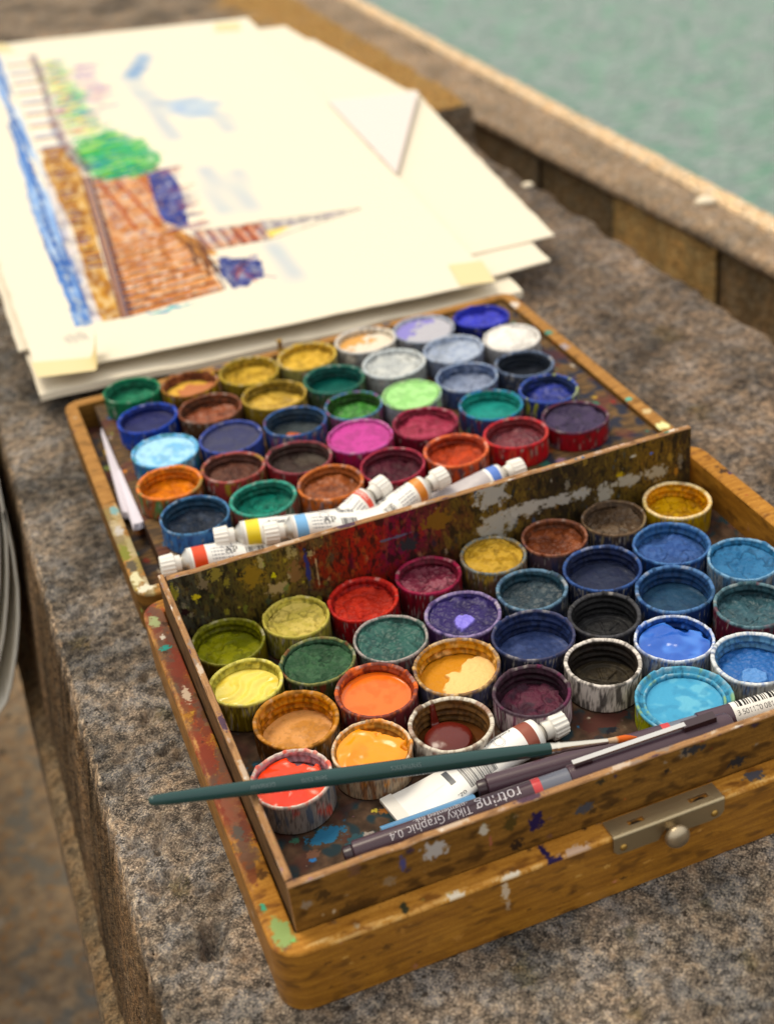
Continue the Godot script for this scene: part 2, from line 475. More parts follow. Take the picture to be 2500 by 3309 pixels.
# ---------------------------------------------------------------- stone, ground, water
func stone_material() -> StandardMaterial3D:
	# grains of several tones, seamless, 1 texture to 180 mm
	var s := 1024
	var mid := noise(FastNoiseLite.TYPE_SIMPLEX_SMOOTH, 0.035, 32, 5).get_seamless_image(s, s, false, false, 0.1, true)
	var cell := noise(FastNoiseLite.TYPE_VALUE_CUBIC, 0.42, 33, 2).get_seamless_image(s, s, false, false, 0.1, true)
	var blue := noise(FastNoiseLite.TYPE_SIMPLEX_SMOOTH, 0.012, 34, 4).get_seamless_image(s, s, false, false, 0.1, true)
	var md := mid.get_data()
	var cd := cell.get_data()
	var bd := blue.get_data()
	var tan_ := hexs("aea291")
	var brown := hexs("6c6258")
	var dark := hexs("2c2a28")
	var grey := hexs("706f70")
	var rust := hexs("846a50")
	var h := PackedByteArray()
	h.resize(s * s)
	var g := RandomNumberGenerator.new()
	g.seed = 99
	var img := image_of(s, s, func(x, y):
		var k: int = y * s + x
		var f := g.randf()
		var m := md[k] / 255.0
		var c := cd[k] / 255.0
		var b := bd[k] / 255.0
		var q := brown.lerp(grey, smoothstep(0.4, 0.7, b))
		q = q.lerp(tan_, smoothstep(0.56, 0.74, c * 0.78 + f * 0.22 + (m - 0.5) * 0.35))
		q = q.lerp(dark, smoothstep(0.50, 0.70, (1.0 - c) * 0.52 + (1.0 - m) * 0.38 + (1.0 - f) * 0.14) * 0.92)
		q = q.lerp(rust, smoothstep(0.60, 0.8, m * 0.6 + (1.0 - b) * 0.4) * 0.35)
		if f > 0.99:
			q = q.lerp(hexs("f0e8dc"), 0.85)
		h[k] = int(clampf(m * 0.55 + c * 0.35 + f * 0.10, 0.0, 1.0) * 255.0)
		return q)
	# pinholes, with their inner shade put into the colour
	for k in 420:
		var cx := g.randf() * s
		var cy := g.randf() * s
		var rr := g.randf_range(1.2, 2.4) + 3.6 * pow(g.randf(), 4.0)
		for y in range(int(cy - rr - 2), int(cy + rr + 3)):
			for x in range(int(cx - rr - 2), int(cx + rr + 3)):
				var e := Vector2(x - cx, y - cy).length() + 1.6 * nb.get_noise_2d(x, y)
				if e < rr:
					var i := posmod(y, s) * s + posmod(x, s)
					h[i] = h[i] / 5
					img.set_pixel(posmod(x, s), posmod(y, s), img.get_pixel(posmod(x, s), posmod(y, s)).lerp(hexs("241f1b"), 0.75))
	var m := StandardMaterial3D.new()
	m.albedo_texture = texture(img)
	m.albedo_color = Color(STONE_GAIN, STONE_GAIN, STONE_GAIN).linear_to_srgb()
	m.vertex_color_use_as_albedo = true
	m.vertex_color_is_srgb = true
	m.roughness = 0.88
	m.metallic_specular = 0.22
	m.uv1_triplanar = true
	m.uv1_world_triplanar = true
	m.uv1_scale = Vector3.ONE / 0.19
	m.heightmap_enabled = true
	m.heightmap_texture = texture(Image.create_from_data(s, s, false, Image.FORMAT_L8, h))
	m.heightmap_scale = 0.045
	return m


func stone_tint(x: float, z: float, base: Color, spread: float) -> Color:
	var n := nc.get_noise_2d(x * 0.6, z * 0.6) + 0.45 * na.get_noise_2d(x * 0.9, z * 0.9)
	var k := 1.0 + spread * n
	return Color(base.r * k, base.g * k * (1.0 - 0.05 * n), base.b * k * (1.0 - 0.10 * n))


# pits of the worn slab: x, z, radius, depth
var pits := [[-13.0, -41.5, 4.2, 5.0], [-14.0, -37.5, 4.2, 4.6], [-14.6, -33.8, 3.4, 4.0], [-19.5, -96.5, 3.4, 1.8], [-17.0, -93.5, 2.6, 1.6], [-28.0, -89.3, 1.6, 2.0], [-21.8, -133.2, 3.4, 1.6], [-23.2, -67.5, 4.4, 2.0], [-19.0, -69.5, 3.2, 1.6], [-17.7, -63.2, 1.5, 2.6], [-9.9, -60.0, 1.6, 2.0], [-5.9, -55.9, 2.8, 2.0], [-14.5, -78.0, 5.0, 1.2], [-27.0, -84.0, 2.0, 1.6], [-24.5, -82.5, 1.8, 2.0], [-20.6, -82.0, 1.8, 1.4], [-9.0, -151.0, 4.2, 2.2], [-12.0, -139.0, 3.0, 1.2], [-25.0, -170.0, 3.0, 1.0], [-16.0, -180.0, 4.0, 1.4], [-14.0, -205.0, 2.2, 1.6], [-22.0, -228.0, 5.0, 1.6], [-20.0, -285.0, 4.0, 1.2], [-25.0, -330.0, 5.0, 1.2], [-12.0, -62.0, 1.0, 1.4], [-31.0, -58.0, 3.0, 2.2]]


# old dark drips on the slab: x, z, radius
var stains := [[69.0, 13.8, 4.5], [131.0, 38.0, 2.6], [142.0, 46.0, 2.4], [147.5, 36.0, 2.0], [104.0, 15.0, 2.2], [130.0, 15.0, 2.6], [92.0, 40.0, 3.0], [-18.0, -64.0, 4.0], [150.0, 64.0, 4.0], [-3.0, -150.0, 3.4], [320.0, -330.0, 7.0], [290.0, -250.0, 6.0], [305.0, -470.0, 8.0], [-25.0, -210.0, 4.0], [30.0, 22.0, 3.0]]


func pit_depth(x: float, z: float) -> float:
	var y := 0.0
	for p in pits:
		var dx: float = x - p[0]
		var dz: float = z - p[1]
		var d := dx * dx + dz * dz
		if d < p[2] * p[2] * 2.4:
			var e: float = sqrt(d) / p[2] * (1.0 + 0.55 * nb.get_noise_2d(x * 2.2, z * 2.2))
			y -= p[3] * (1.0 - smoothstep(0.62, 1.0, e))
	return y


func quay() -> void:
	for k in 150:
		var side := rng.randf()
		var px := rng.randf_range(-30.0, 0.0) if side < 0.35 else (rng.randf_range(10.0, 240.0) if side < 0.7 else rng.randf_range(262.0, 360.0))
		var pz := rng.randf_range(-400.0, 10.0) if side < 0.35 else (rng.randf_range(8.0, 90.0) if side < 0.7 else rng.randf_range(-640.0, -150.0))
		pits.append([px, pz, rng.randf_range(0.6, 1.7) + 2.8 * pow(rng.randf(), 5.0), rng.randf_range(1.0, 2.4)])
	slab("stone_slab", -792.0, 130.0, 1.2, Color(0.88, 0.84, 0.80), "long weathered grey-brown parapet slab with pits, carrying the open paint box", -33.0, 366.0)
	slab("stone_slab", -2600.0, -797.0, 14.0, Color(1.1, 0.95, 0.78), "next parapet slab with orange lichen along its edge beyond the loose paper sheets", -30.0, 408.0)
	# lower course below the slabs, on the pavement side
	var b := MB.new()
	var prof := [Vector2(-40, -112), Vector2(-50, -122), Vector2(-57.5, -126), Vector2(-60, -140), Vector2(-64, -230), Vector2(-72, -352)]
	var last := -1
	for r in 260:
		var z := 140.0 - r * 10.0
		var first := b.v.size()
		for k in prof.size():
			var q: Vector2 = prof[k]
			var d := 1.2 * na.get_noise_2d(z * 0.9, q.y * 0.9)
			var tint := stone_tint(z, q.y * 3.0, Color(0.95, 0.74, 0.48) if k in [1, 2] else Color(0.78, 0.68, 0.56), 0.3)
			b.add(Vector3(q.x + d, q.y, z), tint / STONE_GAIN)
		if last >= 0:
			b.strip(last, first, prof.size(), false)
		last = first
	single("plinth_course", b.commit(), mat.stone, "brown stone course stepping out below the slab edge down to the pavement", "stone course")
	# outer ledge with its coping and the blocks that carry it
	var ledge := thing("quay_ledge", "low outer quay ledge with a lip coloured as if catching light between the slab and the green water", "ledge")
	# the top leans a little away from the slab; sky light on the water edge is put into the outer strip's colour
	var courses := [["coping", [[466, -50], [458.5, -49], [457, -46.5], [457.2, -43.5], [459.5, -41], [464, -40], [472, -39.6], [482, -40], [492, -40.2], [500, -40.4], [502, -41.2], [502.2, -46]], Color(1.7, 1.42, 1.12), 0.5], ["lit_lip", [[502.6, -46], [503, -40.2], [505, -38.4], [510, -38], [516, -38.4], [521, -40], [524.5, -44], [526, -52], [526, -110]], Color(4.1, 3.45, 2.55), 0.25]]
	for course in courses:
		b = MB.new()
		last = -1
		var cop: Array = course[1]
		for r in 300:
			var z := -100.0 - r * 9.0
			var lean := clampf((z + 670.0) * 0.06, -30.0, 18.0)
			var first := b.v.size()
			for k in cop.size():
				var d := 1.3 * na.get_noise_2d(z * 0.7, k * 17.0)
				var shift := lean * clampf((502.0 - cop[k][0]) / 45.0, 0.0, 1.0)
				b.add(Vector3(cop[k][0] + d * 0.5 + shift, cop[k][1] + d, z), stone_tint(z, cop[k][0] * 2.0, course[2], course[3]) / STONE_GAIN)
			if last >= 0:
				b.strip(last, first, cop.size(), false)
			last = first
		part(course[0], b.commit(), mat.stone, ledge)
	var z0 := -110.0
	var lens := [150.0, 165.0, 94.0, 135.0, 118.0, 140.0, 155.0, 130.0, 160.0, 150.0, 170.0, 150.0, 160.0]
	var tones := [Color(1.9, 1.45, 0.8), Color(1.5, 1.2, 0.75), Color(1.5, 1.15, 0.7), Color(3.4, 2.4, 1.05), Color(1.4, 1.1, 0.68), Color(1.5, 1.2, 0.8)]
	for k in lens.size():
		var m := MB.new()
		var z1: float = z0 - lens[k]
		var inset := 461.0 + (k * 7 % 5) * 0.9
		var nu := 14
		var l2 := -1
		for r in nu + 1:
			var first := m.v.size()
			for q in 9:
				var f := q / 8.0
				var zz := lerpf(z0 - 0.3, z1 + 0.3, r / float(nu))
				var bevel := (1.2 if r in [0, nu] else 0.0) + clampf((zz + 670.0) * 0.06, -30.0, 18.0)
				m.add(Vector3(inset + bevel + 1.5 * na.get_noise_2d(zz * 0.8, f * 130.0), lerpf(-49.5, -260.0, f), zz), stone_tint(zz * 2.0, f * 150.0, tones[k % tones.size()], 0.35) / STONE_GAIN)
			if l2 >= 0:
				m.strip(l2, first, 9, false)
			l2 = first
		part("stone_block", m.commit(), mat.stone, ledge)
		z0 = z1
	b = MB.new()
	b.box(Vector3(484, -3950, -2700), Vector3(525, -51.0, -80), Color(0.6, 0.5, 0.38) / STONE_GAIN)
	part("wall_core", b.commit(), mat.stone, ledge)


func slab(called: String, z1: float, z0: float, step: float, tone: Color, label: String, xl: float, xr: float) -> void:
	var b := MB.new()
	var xs := [-50.0, -49.0, -44.0, -39.5, -35.6, -33.9, -33.3, -32.7]
	var ys := [-116.0, -108.0, -70.0, -38.0, -13.0, -3.6, -1.2, -0.1]
	var near := step < 5.0
	var n := 128 if near else 40
	for k in n:
		var f := k / float(n - 1)
		f = f * 0.35 + 0.65 * (f * f * (0.6 + 0.4 * f)) if near else f
		xs.append(lerpf(-31.8, xr - 6.0, f))
		ys.append(0.0)
	xs.append_array([xr - 3.0, xr - 0.5, xr + 1.0, xr + 1.6, xr + 2.0])
	ys.append_array([-0.8, -3.4, -9.0, -60.0, -255.0])
	var zs := [z0]
	while zs[-1] > z1:
		var away: float = step if zs[-1] > -260.0 or not near else lerpf(step, step * 4.0, clampf((-260.0 - zs[-1]) / 200.0, 0.0, 1.0))
		zs.append(maxf(z1, zs[-1] - away))
	var last := -1
	for z in zs:
		var ends := minf(z0 - z, z - z1)
		var first := b.v.size()
		for k in xs.size():
			var x: float = xs[k] + (xl + 33.0 if k < 8 else 0.0)
			var y: float = ys[k]
			var col := stone_tint(x, z, tone, 1.0)
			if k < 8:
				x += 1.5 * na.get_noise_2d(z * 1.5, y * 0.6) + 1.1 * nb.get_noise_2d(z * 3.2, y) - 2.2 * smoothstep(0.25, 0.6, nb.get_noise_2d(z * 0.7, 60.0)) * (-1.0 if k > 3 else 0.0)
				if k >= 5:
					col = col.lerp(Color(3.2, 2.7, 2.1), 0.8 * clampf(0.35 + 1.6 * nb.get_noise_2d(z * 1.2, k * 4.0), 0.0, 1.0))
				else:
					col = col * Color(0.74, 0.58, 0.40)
			elif k >= xs.size() - 5:
				x += 2.2 * na.get_noise_2d(z * 0.9, y * 0.4) + 5.0 * nc.get_noise_2d(z * 1.2, 9.0)
				col = col * Color(0.85, 0.74, 0.6)
			if k >= 6 and k < xs.size() - 3:
				y += 0.7 * nc.get_noise_2d(x * 2.4, z * 2.4) + 0.35 * na.get_noise_2d(x * 1.4, z * 1.4)
				if near:
					y += pit_depth(x, z) + 0.16 * nb.get_noise_2d(x * 3.5, z * 3.5)
					if x > 300.0:
						y -= 1.6 * smoothstep(0.05, 0.5, na.get_noise_2d(x * 0.5, z * 0.35))
				else:
					var l := smoothstep(-0.1, 0.25, nb.get_noise_2d(x * 0.35, z * 0.35) + 0.8 * smoothstep(325.0, 365.0, x))
					col = col.lerp(Color(2.0, 1.25, 0.36), l * 0.85 * smoothstep(300.0, 345.0, x))
				if near:
					for q in stains:
						var dx: float = (x - q[0]) / q[2]
						var dz: float = (z - q[1]) / (q[2] * 1.5)
						if absf(dx) < 1.6 and absf(dz) < 1.6:
							var e := sqrt(dx * dx + dz * dz) + 0.9 * nb.get_noise_2d(x * 1.6, z * 1.6)
							col = col.lerp(Color(0.50, 0.46, 0.30), 0.8 * (1.0 - smoothstep(0.55, 1.0, e)))
				if x > 250.0 and near:
					col = col * Color(1.05, 0.95, 0.88)
			if ends < 6.0 and k > 4:
				y -= (6.0 - ends) * (6.0 - ends) * 0.08
			b.add(Vector3(x, y, z), col / STONE_GAIN)
		if last >= 0:
			b.strip(last, first, xs.size(), false)
		last = first
	# end faces
	for zz in [z0, z1]:
		var first := b.v.size()
		for k in xs.size():
			var y: float = ys[k] - (2.9 if k > 4 and ys[k] > -1.0 else 0.0)
			b.add(Vector3(xs[k] + (xl + 33.0 if k < 8 else 0.0), y, zz), tone / STONE_GAIN)
		var low := b.v.size()
		for k in xs.size():
			b.add(Vector3(xs[k] + (xl + 33.0 if k < 8 else 0.0), -255.0, zz), tone / STONE_GAIN)
		if zz == z0:
			b.strip(low, first, xs.size(), false)
		else:
			b.strip(first, low, xs.size(), false)
	single(called, b.commit(), mat.stone, label, "stone slab", "parapet slabs in a row")


func water_and_ground() -> void:
	# pavement at the foot of the parapet
	var img := image_of(512, 512, func(x, y):
		var q := hexs("8f7d6a").lerp(hexs("b39a7c"), clampf(0.5 + na.get_noise_2d(x * 0.5, y * 0.5), 0.0, 1.0))
		q = q.lerp(hexs("888279"), smoothstep(0.0, 0.5, nc.get_noise_2d(x * 1.1, y * 1.1)))
		return q.lerp(hexs("b08458"), 0.6 * smoothstep(0.25, 0.55, nb.get_noise_2d(x * 0.3 + 50.0, y * 0.3))))
	flecks(img, 260, ["b8aca0", "c8bcb0", "a8583c", "3a3430", "c89a5a"], 1.0, 6.0)
	var pave := textured(img, 0.9)
	pave = bumpy(pave, 0.03, 2.6, 0.25, 17, true)
	var b := MB.new()
	var k := b.add(Vector3(-6000, -350, 4000)); b.add(Vector3(-55, -350, 4000)); b.add(Vector3(-55, -350, -9000)); b.add(Vector3(-6000, -350, -9000))
	b.quad(k, k + 3, k + 2, k + 1)
	setting("pavement", b.commit(), pave)
	b = MB.new()
	k = b.add(Vector3(360, -150, 400)); b.add(Vector3(486, -150, 400)); b.add(Vector3(486, -150, -2700)); b.add(Vector3(360, -150, -2700))
	for q in 4:
		var g := stone_tint(q * 90.0, q * 50.0, Color(1.12, 1.07, 1.02), 0.3) / STONE_GAIN
		b.c[k + q] = Color(pow(g.r, 0.4545), pow(g.g, 0.4545), pow(g.b, 0.4545))
	b.quad(k, k + 3, k + 2, k + 1)
	setting("gutter", b.commit(), mat.stone)
	# river
	var w := image_of(512, 512, func(x, y):
		var s := na.get_noise_2d(x * 0.16 + y * 0.05, y * 0.9) * 0.8 + nb.get_noise_2d(x * 0.12, y * 0.7) * 0.55
		var g := nc.get_noise_2d(x * 0.5, y * 0.9 + 70.0)
		var q := hexs("66897f").lerp(hexs("b8c0ba"), clampf(0.5 + 1.7 * s, 0.0, 1.0))
		q = q.lerp(hexs("5aa078"), smoothstep(0.05, 0.45, g + s * 0.5) * 0.8)
		return q.lerp(hexs("9a9e9c"), smoothstep(0.1, 0.5, -g + s * 0.3) * 0.7))
	var wm := StandardMaterial3D.new()
	wm.albedo_texture = texture(w)
	wm.roughness = 0.3
	wm.uv1_scale = Vector3(1, 1, 1)
	var nt := NoiseTexture2D.new()
	nt.width = 512
	nt.height = 512
	nt.seamless = true
	nt.noise = noise(FastNoiseLite.TYPE_SIMPLEX_SMOOTH, 0.03, 77, 3)
	wm.heightmap_enabled = true
	wm.heightmap_texture = nt
	wm.heightmap_scale = 14.0
	b = MB.new()
	k = b.add(Vector3(526, -3900, 12000), Color.WHITE, Vector2(0, 0)); b.add(Vector3(90000, -3900, 12000), Color.WHITE, Vector2(34, 0)); b.add(Vector3(90000, -3900, -120000), Color.WHITE, Vector2(34, 60)); b.add(Vector3(526, -3900, -120000), Color.WHITE, Vector2(0, 60))
	b.quad(k, k + 3, k + 2, k + 1)
	setting("water", b.commit(), wm)


# ---------------------------------------------------------------- the wooden box
# outline of a rectangle with rounded corners, from the front right corner leftwards and round
func outline(x0: float, x1: float, zf: float, zb: float, r: float) -> PackedVector2Array:
	var p := PackedVector2Array()
	var cs := [[x1 - r, zf - r, 0.0], [x0 + r, zf - r, 1.0], [x0 + r, zb + r, 2.0], [x1 - r, zb + r, 3.0]]
	for c in cs:
		for k in 9:
			var a: float = PI / 2.0 * (c[2] + k / 8.0)
			p.append(Vector2(c[0] + r * cos(a), c[1] + r * sin(a)))
	return p


func inset(x0: float, x1: float, zf: float, zb: float, r: float, d: float) -> PackedVector2Array:
	return outline(x0 + d, x1 - d, zf - d, zb + d, maxf(0.3, r - d))


# a frame without floor; surface 0 outer and inner sides (u along the perimeter), surface 1 the top
func frame_mesh(x0: float, x1: float, zf: float, zb: float, r: float, wall: float, y1: float, top_uv: Callable) -> ArrayMesh:
	var sides := MB.new()
	var top := MB.new()
	var o := outline(x0, x1, zf, zb, r)
	var n := o.size()
	var run := [0.0]
	for k in n:
		run.append(run[k] + o[k].distance_to(o[(k + 1) % n]))
	var rows := [[0.0, 0.6], [0.0, 0.0], [0.0, 0.0]]
	var ys := [0.0, 1.0, y1 - 1.3]
	var last := -1
	for j in 3:
		var q := inset(x0, x1, zf, zb, r, rows[j][1])
		var first := sides.v.size()
		for k in n + 1:
			sides.add(Vector3(q[k % n].x, ys[j], q[k % n].y), Color.WHITE, Vector2(run[k] / 440.0, (30.0 - ys[j]) / 30.0))
		if last >= 0:
			sides.strip(last, first, n + 1, false)
		last = first
	# inner side
	last = -1
	for j in 2:
		var q := outline(x0 + wall, x1 - wall, zf - wall, zb + wall, 1.0)
		var first := sides.v.size()
		for k in n + 1:
			sides.add(Vector3(q[k % n].x, [y1 - 0.7, 1.0][j], q[k % n].y), Color.WHITE, Vector2(run[k] / 440.0 + 0.31, (30.0 - [y1, 1.0][j]) / 30.0))
		if last >= 0:
			sides.strip(last, first, n + 1, false)
		last = first
	# rounded shoulder, top, inner arris
	var ring := [[0.0, y1 - 1.3], [0.12, y1 - 0.75], [0.45, y1 - 0.3], [1.2, y1], [wall - 0.6, y1], [wall, y1 - 0.7]]
	last = -1
	for j in ring.size():
		var q := inset(x0, x1, zf, zb, r, ring[j][0])
		if j >= 4:
			q = outline(x0 + ring[j][0], x1 - ring[j][0], zf - ring[j][0], zb + ring[j][0], 1.0)
		var first := top.v.size()
		for k in n:
			top.add(Vector3(q[k].x, ring[j][1], q[k].y), Color.WHITE, top_uv.call(q[k]))
		if last >= 0:
			top.strip(last, first, n, true)
		last = first
	var m := sides.commit()
	return top.commit(m)


# an upright board; dir 0 runs along x (face towards +z), 1 runs along z (face towards -x). Surface 0 the face, 1 the rest
func board(dir: int, a0: float, a1: float, face: float, thick: float, y0: float, y1: float) -> ArrayMesh:
	var f := MB.new()
	var e := MB.new()
	var pt := func(a: float, d: float, y: float) -> Vector3:
		return Vector3(a, y, face - d) if dir == 0 else Vector3(face + d, y, -a)
	var nseg := 40
	var prof := [[0.0, y1 - 0.5], [0.15, y1 - 0.15], [0.5, y1], [thick - 0.5, y1], [thick, y1 - 0.5], [thick, y0]]
	var l0 := -1
	var l1 := -1
	for k in nseg + 1:
		var s := k / float(nseg)
		var a := lerpf(a0, a1, s)
		var dent := 0.25 * na.get_noise_2d(a * 1.3, face) - 0.35 * smoothstep(0.25, 0.6, nb.get_noise_2d(a * 0.8, face + 9.0))
		var i0 := f.v.size()
		f.add(pt.call(a, 0.0, y0), Color.WHITE, Vector2(s, 1.0)); f.add(pt.call(a, 0.0, y1 - 0.5 + dent), Color.WHITE, Vector2(s, 0.5 / (y1 - y0)))
		var i1 := e.v.size()
		for q in prof.size():
			e.add(pt.call(a, prof[q][0], prof[q][1] + (dent if q < 5 else 0.0)), Color.WHITE, Vector2(a / 260.0, q / 5.0))
		if l0 >= 0:
			f.strip(l0, i0, 2, false)
			e.strip(l1, i1, prof.size(), false)
		l0 = i0
		l1 = i1
	for s in [a0, a1]:
		var i2 := e.v.size()
		e.add(pt.call(s, 0.0, y0), Color.WHITE, Vector2(0, 0)); e.add(pt.call(s, 0.0, y1 - 0.4), Color.WHITE, Vector2(0, 1)); e.add(pt.call(s, thick, y1 - 0.4), Color.WHITE, Vector2(0.05, 1)); e.add(pt.call(s, thick, y0), Color.WHITE, Vector2(0.05, 0))
		e.quad(i2, i2 + 1, i2 + 2, i2 + 3)
	var m := f.commit()
	return e.commit(m)


const SPLASH := ["d8d0c4", "b8a890", "2c5a8c", "8a2420", "c8a030", "2a7a6c", "3a2a5a", "1c1c24", "6a4a2a", "b85a28", "8a9a50", "8a6a9a"]


func paint_box() -> void:
	var box := thing("paint_box", "old open wooden paint box stained with paint, its lid folded flat behind", "paint box")
	# --- base frame
	var px := 3.0
	var side := wood(1320, 90, px, hexs("7e5014"), hexs("b07a26"), hexs("5c3a10"), 0.12, 10.0)
	flecks(side, 240, ["c08c44", "cc9c50", "553410", "4a2e0e", "a87434", "6a4010"], 1.0, 5.0, 0.6)
	for q in 46:
		blot(side, rng.randf() * 1320.0, rng.randf() * 90.0, rng.randf_range(10.0, 46.0), rng.randf_range(3.0, 12.0), hexs(["5a380e", "6e4812", "c08a34", "7c4c10"][q % 4]), 0.5, 0.28)
	flecks(side, 30, ["b8a898", "a06a50", "3a2a18"], 1.0, 3.5, 1.2)
	for q in [[70.5, 20.3, 1.4, 4.5, "d0c0ae"], [71.1, 13.9, 0.9, 2.4, "b09a88"], [54.5, 7.9, 1.9, 1.2, "b07c34"], [104.4, 14.5, 1.7, 0.8, "c89a50"], [94.9, 15.1, 1.5, 0.7, "c89a50"], [118.3, 9.9, 2.2, 0.7, "c08c40"], [37.7, 19.5, 0.9, 1.8, "a8742c"], [97.8, 5.3, 1.5, 0.8, "b88440"], [32.4, 15.4, 1.8, 1.0, "5a3a10"], [107.0, 6.4, 0.9, 0.8, "c07a60"]]:
		blot(side, (255.1 - q[0]) * px, (30.0 - q[1]) * px, q[2] * px, q[3] * px, hexs(q[4]), 0.8, 0.85)
	var side_m := textured(side, 0.42)
	var top := wood(780, 600, px, hexs("94601c"), hexs("c48c3c"), hexs("633a14"), 0.14, 200.0, Rect2i(36, 36, 680, 490))
	# the left rim is smeared with old red and grey paint
	for q in 60:
		var zz := rng.randf_range(40.0, 186.0)
		blot(top, rng.randf_range(0.5, 9.0) * px, zz * px, 9.0, 26.0, hexs(["7e3626", "8a3a26", "6c3226", "7a4a34", "5e4a3e", "8a5a44"][rng.randi() % 6]), 0.7, 0.65)
	for q in 150:
		blot(top, rng.randf_range(4.0, 250.0) * px, rng.randf_range(-0.5, 2.2) * px, rng.randf_range(3.0, 16.0), rng.randf_range(1.2, 2.6), hexs(["d8aa64", "cc9850", "e0bc80", "b07c38"][q % 4]), 0.7, 0.6)
		blot(top, rng.randf_range(-0.4, 1.4) * px, rng.randf_range(4.0, 186.0) * px, rng.randf_range(1.2, 2.2), rng.randf_range(3.0, 14.0), hexs(["c89858", "a87848", "8a5a34"][q % 3]), 0.7, 0.5)
	flecks(top, 500, ["4a3018", "5a3a1c", "3a2618", "7a5a3c", "6a5040"], 1.0, 9.0, 1.0)
	flecks(top, 400, SPLASH, 0.8, 4.0, 1.3)
	blots(top, [[85.7, 4.3, 1.2, 3.9, "241a44"], [87.2, -0.1, 2.6, 1.6, "241a44"], [94.4, 0.8, 4.9, 1.9, "b89a84"], [158.1, 4.0, 3.5, 2.3, "4a4850"], [39.9, 2.6, 1.3, 2.5, "343220"], [55.0, 0.4, 2.9, 1.5, "d8ccb8"], [72.7, 0.4, 4.7, 1.1, "d8ccb8"], [6.5, 5.9, 1.1, 1.3, "6cc070"], [4.8, 9.8, 3.2, 6.0, "8aa060"], [4.4, 126.1, 1.6, 5.6, "c0a890"], [3.5, 156.1, 2.3, 1.7, "2a8a80"], [2.2, 20.6, 1.0, 2.0, "3a9a7a"], [3.5, 53.2, 2.0, 3.5, "5a5048"], [3.3, 174.2, 2.0, 4.3, "98a070"], [3.9, 163.2, 1.1, 1.9, "c8c0b0"], [115.7, 2.7, 2.6, 0.9, "1c130c"], [137.3, 2.7, 3.0, 0.9, "1c130c"]], px)  # the last two blots paint the shade inside the latch slots
	var top_m := textured(top, 0.62)
	part("base_frame", frame_mesh(0, 250, 0, -188, 9.0, 8.0, RIM, func(q: Vector2) -> Vector2: return Vector2(q.x / 260.0, -q.y / 200.0)), [side_m, top_m], box)
	# --- tray floor
	var fl := image_of(720, 540, func(x, y):
		var u: float = x / px
		var v: float = y / px
		var q := hexs("3a2c22").lerp(hexs("5c4636"), clampf(0.5 + na.get_noise_2d(u * 1.6, v * 1.6), 0.0, 1.0))
		q = q.lerp(hexs("22333a"), smoothstep(0.05, 0.5, nb.get_noise_2d(u * 0.5, v * 0.5)))
		return q.lerp(hexs("4c2c26"), smoothstep(0.0, 0.5, nc.get_noise_2d(u * 2.5, v * 2.5 + 30.0)) * 0.7))
	flecks(fl, 900, ["2c70a0", "26607c", "a0642c", "c8b440", "3a8a70", "8a3a2c", "1a1614", "6a5a48", "2a4a50", "8a5a70", "b8b0a0"], 0.8, 6.0)
	blots(fl, [[31.5, 55.4, 6.4, 3.3, "2a6c92"], [40.7, 49.5, 4.6, 2.5, "2c4a52"], [24.1, 47.3, 1.3, 1.1, "2c70b0"], [21.3, 38.7, 5.3, 2.9, "26607c"], [16.0, 38.5, 3.6, 2.4, "1e3a48"], [52.4, 57.5, 1.9, 1.6, "a0642c"], [49.6, 58.8, 1.3, 1.1, "c8b440"], [43.9, 49.4, 2.2, 2.0, "9a9088"], [35.8, 38.7, 4.5, 2.4, "2a4a50"], [57.0, 52.1, 4.6, 3.8, "24383a"], [137.4, 63.4, 8.6, 4.2, "4a2a24"], [128.1, 73.6, 2.9, 2.0, "5a3028"], [137.5, 58.0, 2.5, 1.4, "1c1c24"], [24.9, 49.8, 2.4, 1.8, "6a4a3a"]], px)
	var b := MB.new()
	b.box(Vector3(8.2, 3.5, -179.8), Vector3(241.8, BASE_FLOOR, -8.2))
	for k in b.v.size():
		b.t[k] = Vector2(b.v[k].x / 0.24, -b.v[k].z / 0.18)
	part("base_floor", b.commit(), textured(fl, 0.7), box)
	# --- upright boards inside the base
	var edge := wood(780, 24, px, hexs("8a6440"), hexs("b88c60"), hexs("6a4c34"), 0.05, 400.0)
	flecks(edge, 90, ["d8d0c4", "c8b8a8", "b8a090", "8a7a70", "3a2a4a", "6a4a3a", "c8a898"], 2.0, 14.0, 0.5)
	flecks(edge, 120, SPLASH + ["d8d0c4"], 0.8, 3.0, 1.2)
	var edge_m := textured(edge, 0.65)
	var ff := wood(726, 90, px, hexs("64441a"), hexs("94692c"), hexs("3c2812"), 0.2, 520.0)
	flecks(ff, 120, ["3a2a18", "4a3418", "2c2018", "6a4a3a", "8a7a6a", "342a44"], 1.0, 9.0, 0.7)
	flecks(ff, 60, SPLASH, 0.8, 3.0)
	for q in [[52.4, 37.9, 4.0, 3.7, "a9a3a0"], [84.9, 34.9, 2.4, 3.8, "241a44"], [76.7, 38.3, 2.2, 3.5, "4c3c18"], [100.9, 33.3, 3.7, 2.1, "44444c"], [106.7, 41.6, 1.9, 1.3, "3a3020"], [68.0, 39.1, 1.7, 2.8, "b8b0a0"], [154.6, 29.2, 3.9, 1.9, "2c2a2c"], [42.2, 37.6, 1.3, 3.2, "4a4878"], [138.6, 41.4, 4.4, 1.8, "303034"], [69.9, 33.5, 0.6, 3.8, "9a5a48"]]:
		blot(ff, (q[0] - 8.0) / 234.0 * 726.0, (PANEL_TOP - q[1]) / (PANEL_TOP - 9.0) * 90.0, q[2] * px, q[3] * 2.6, hexs(q[4]))
	part("upright_board", board(0, 8.6, 241.8, -8.2, 2.6, 9.0, PANEL_TOP), [textured(ff, 0.6), edge_m], box)
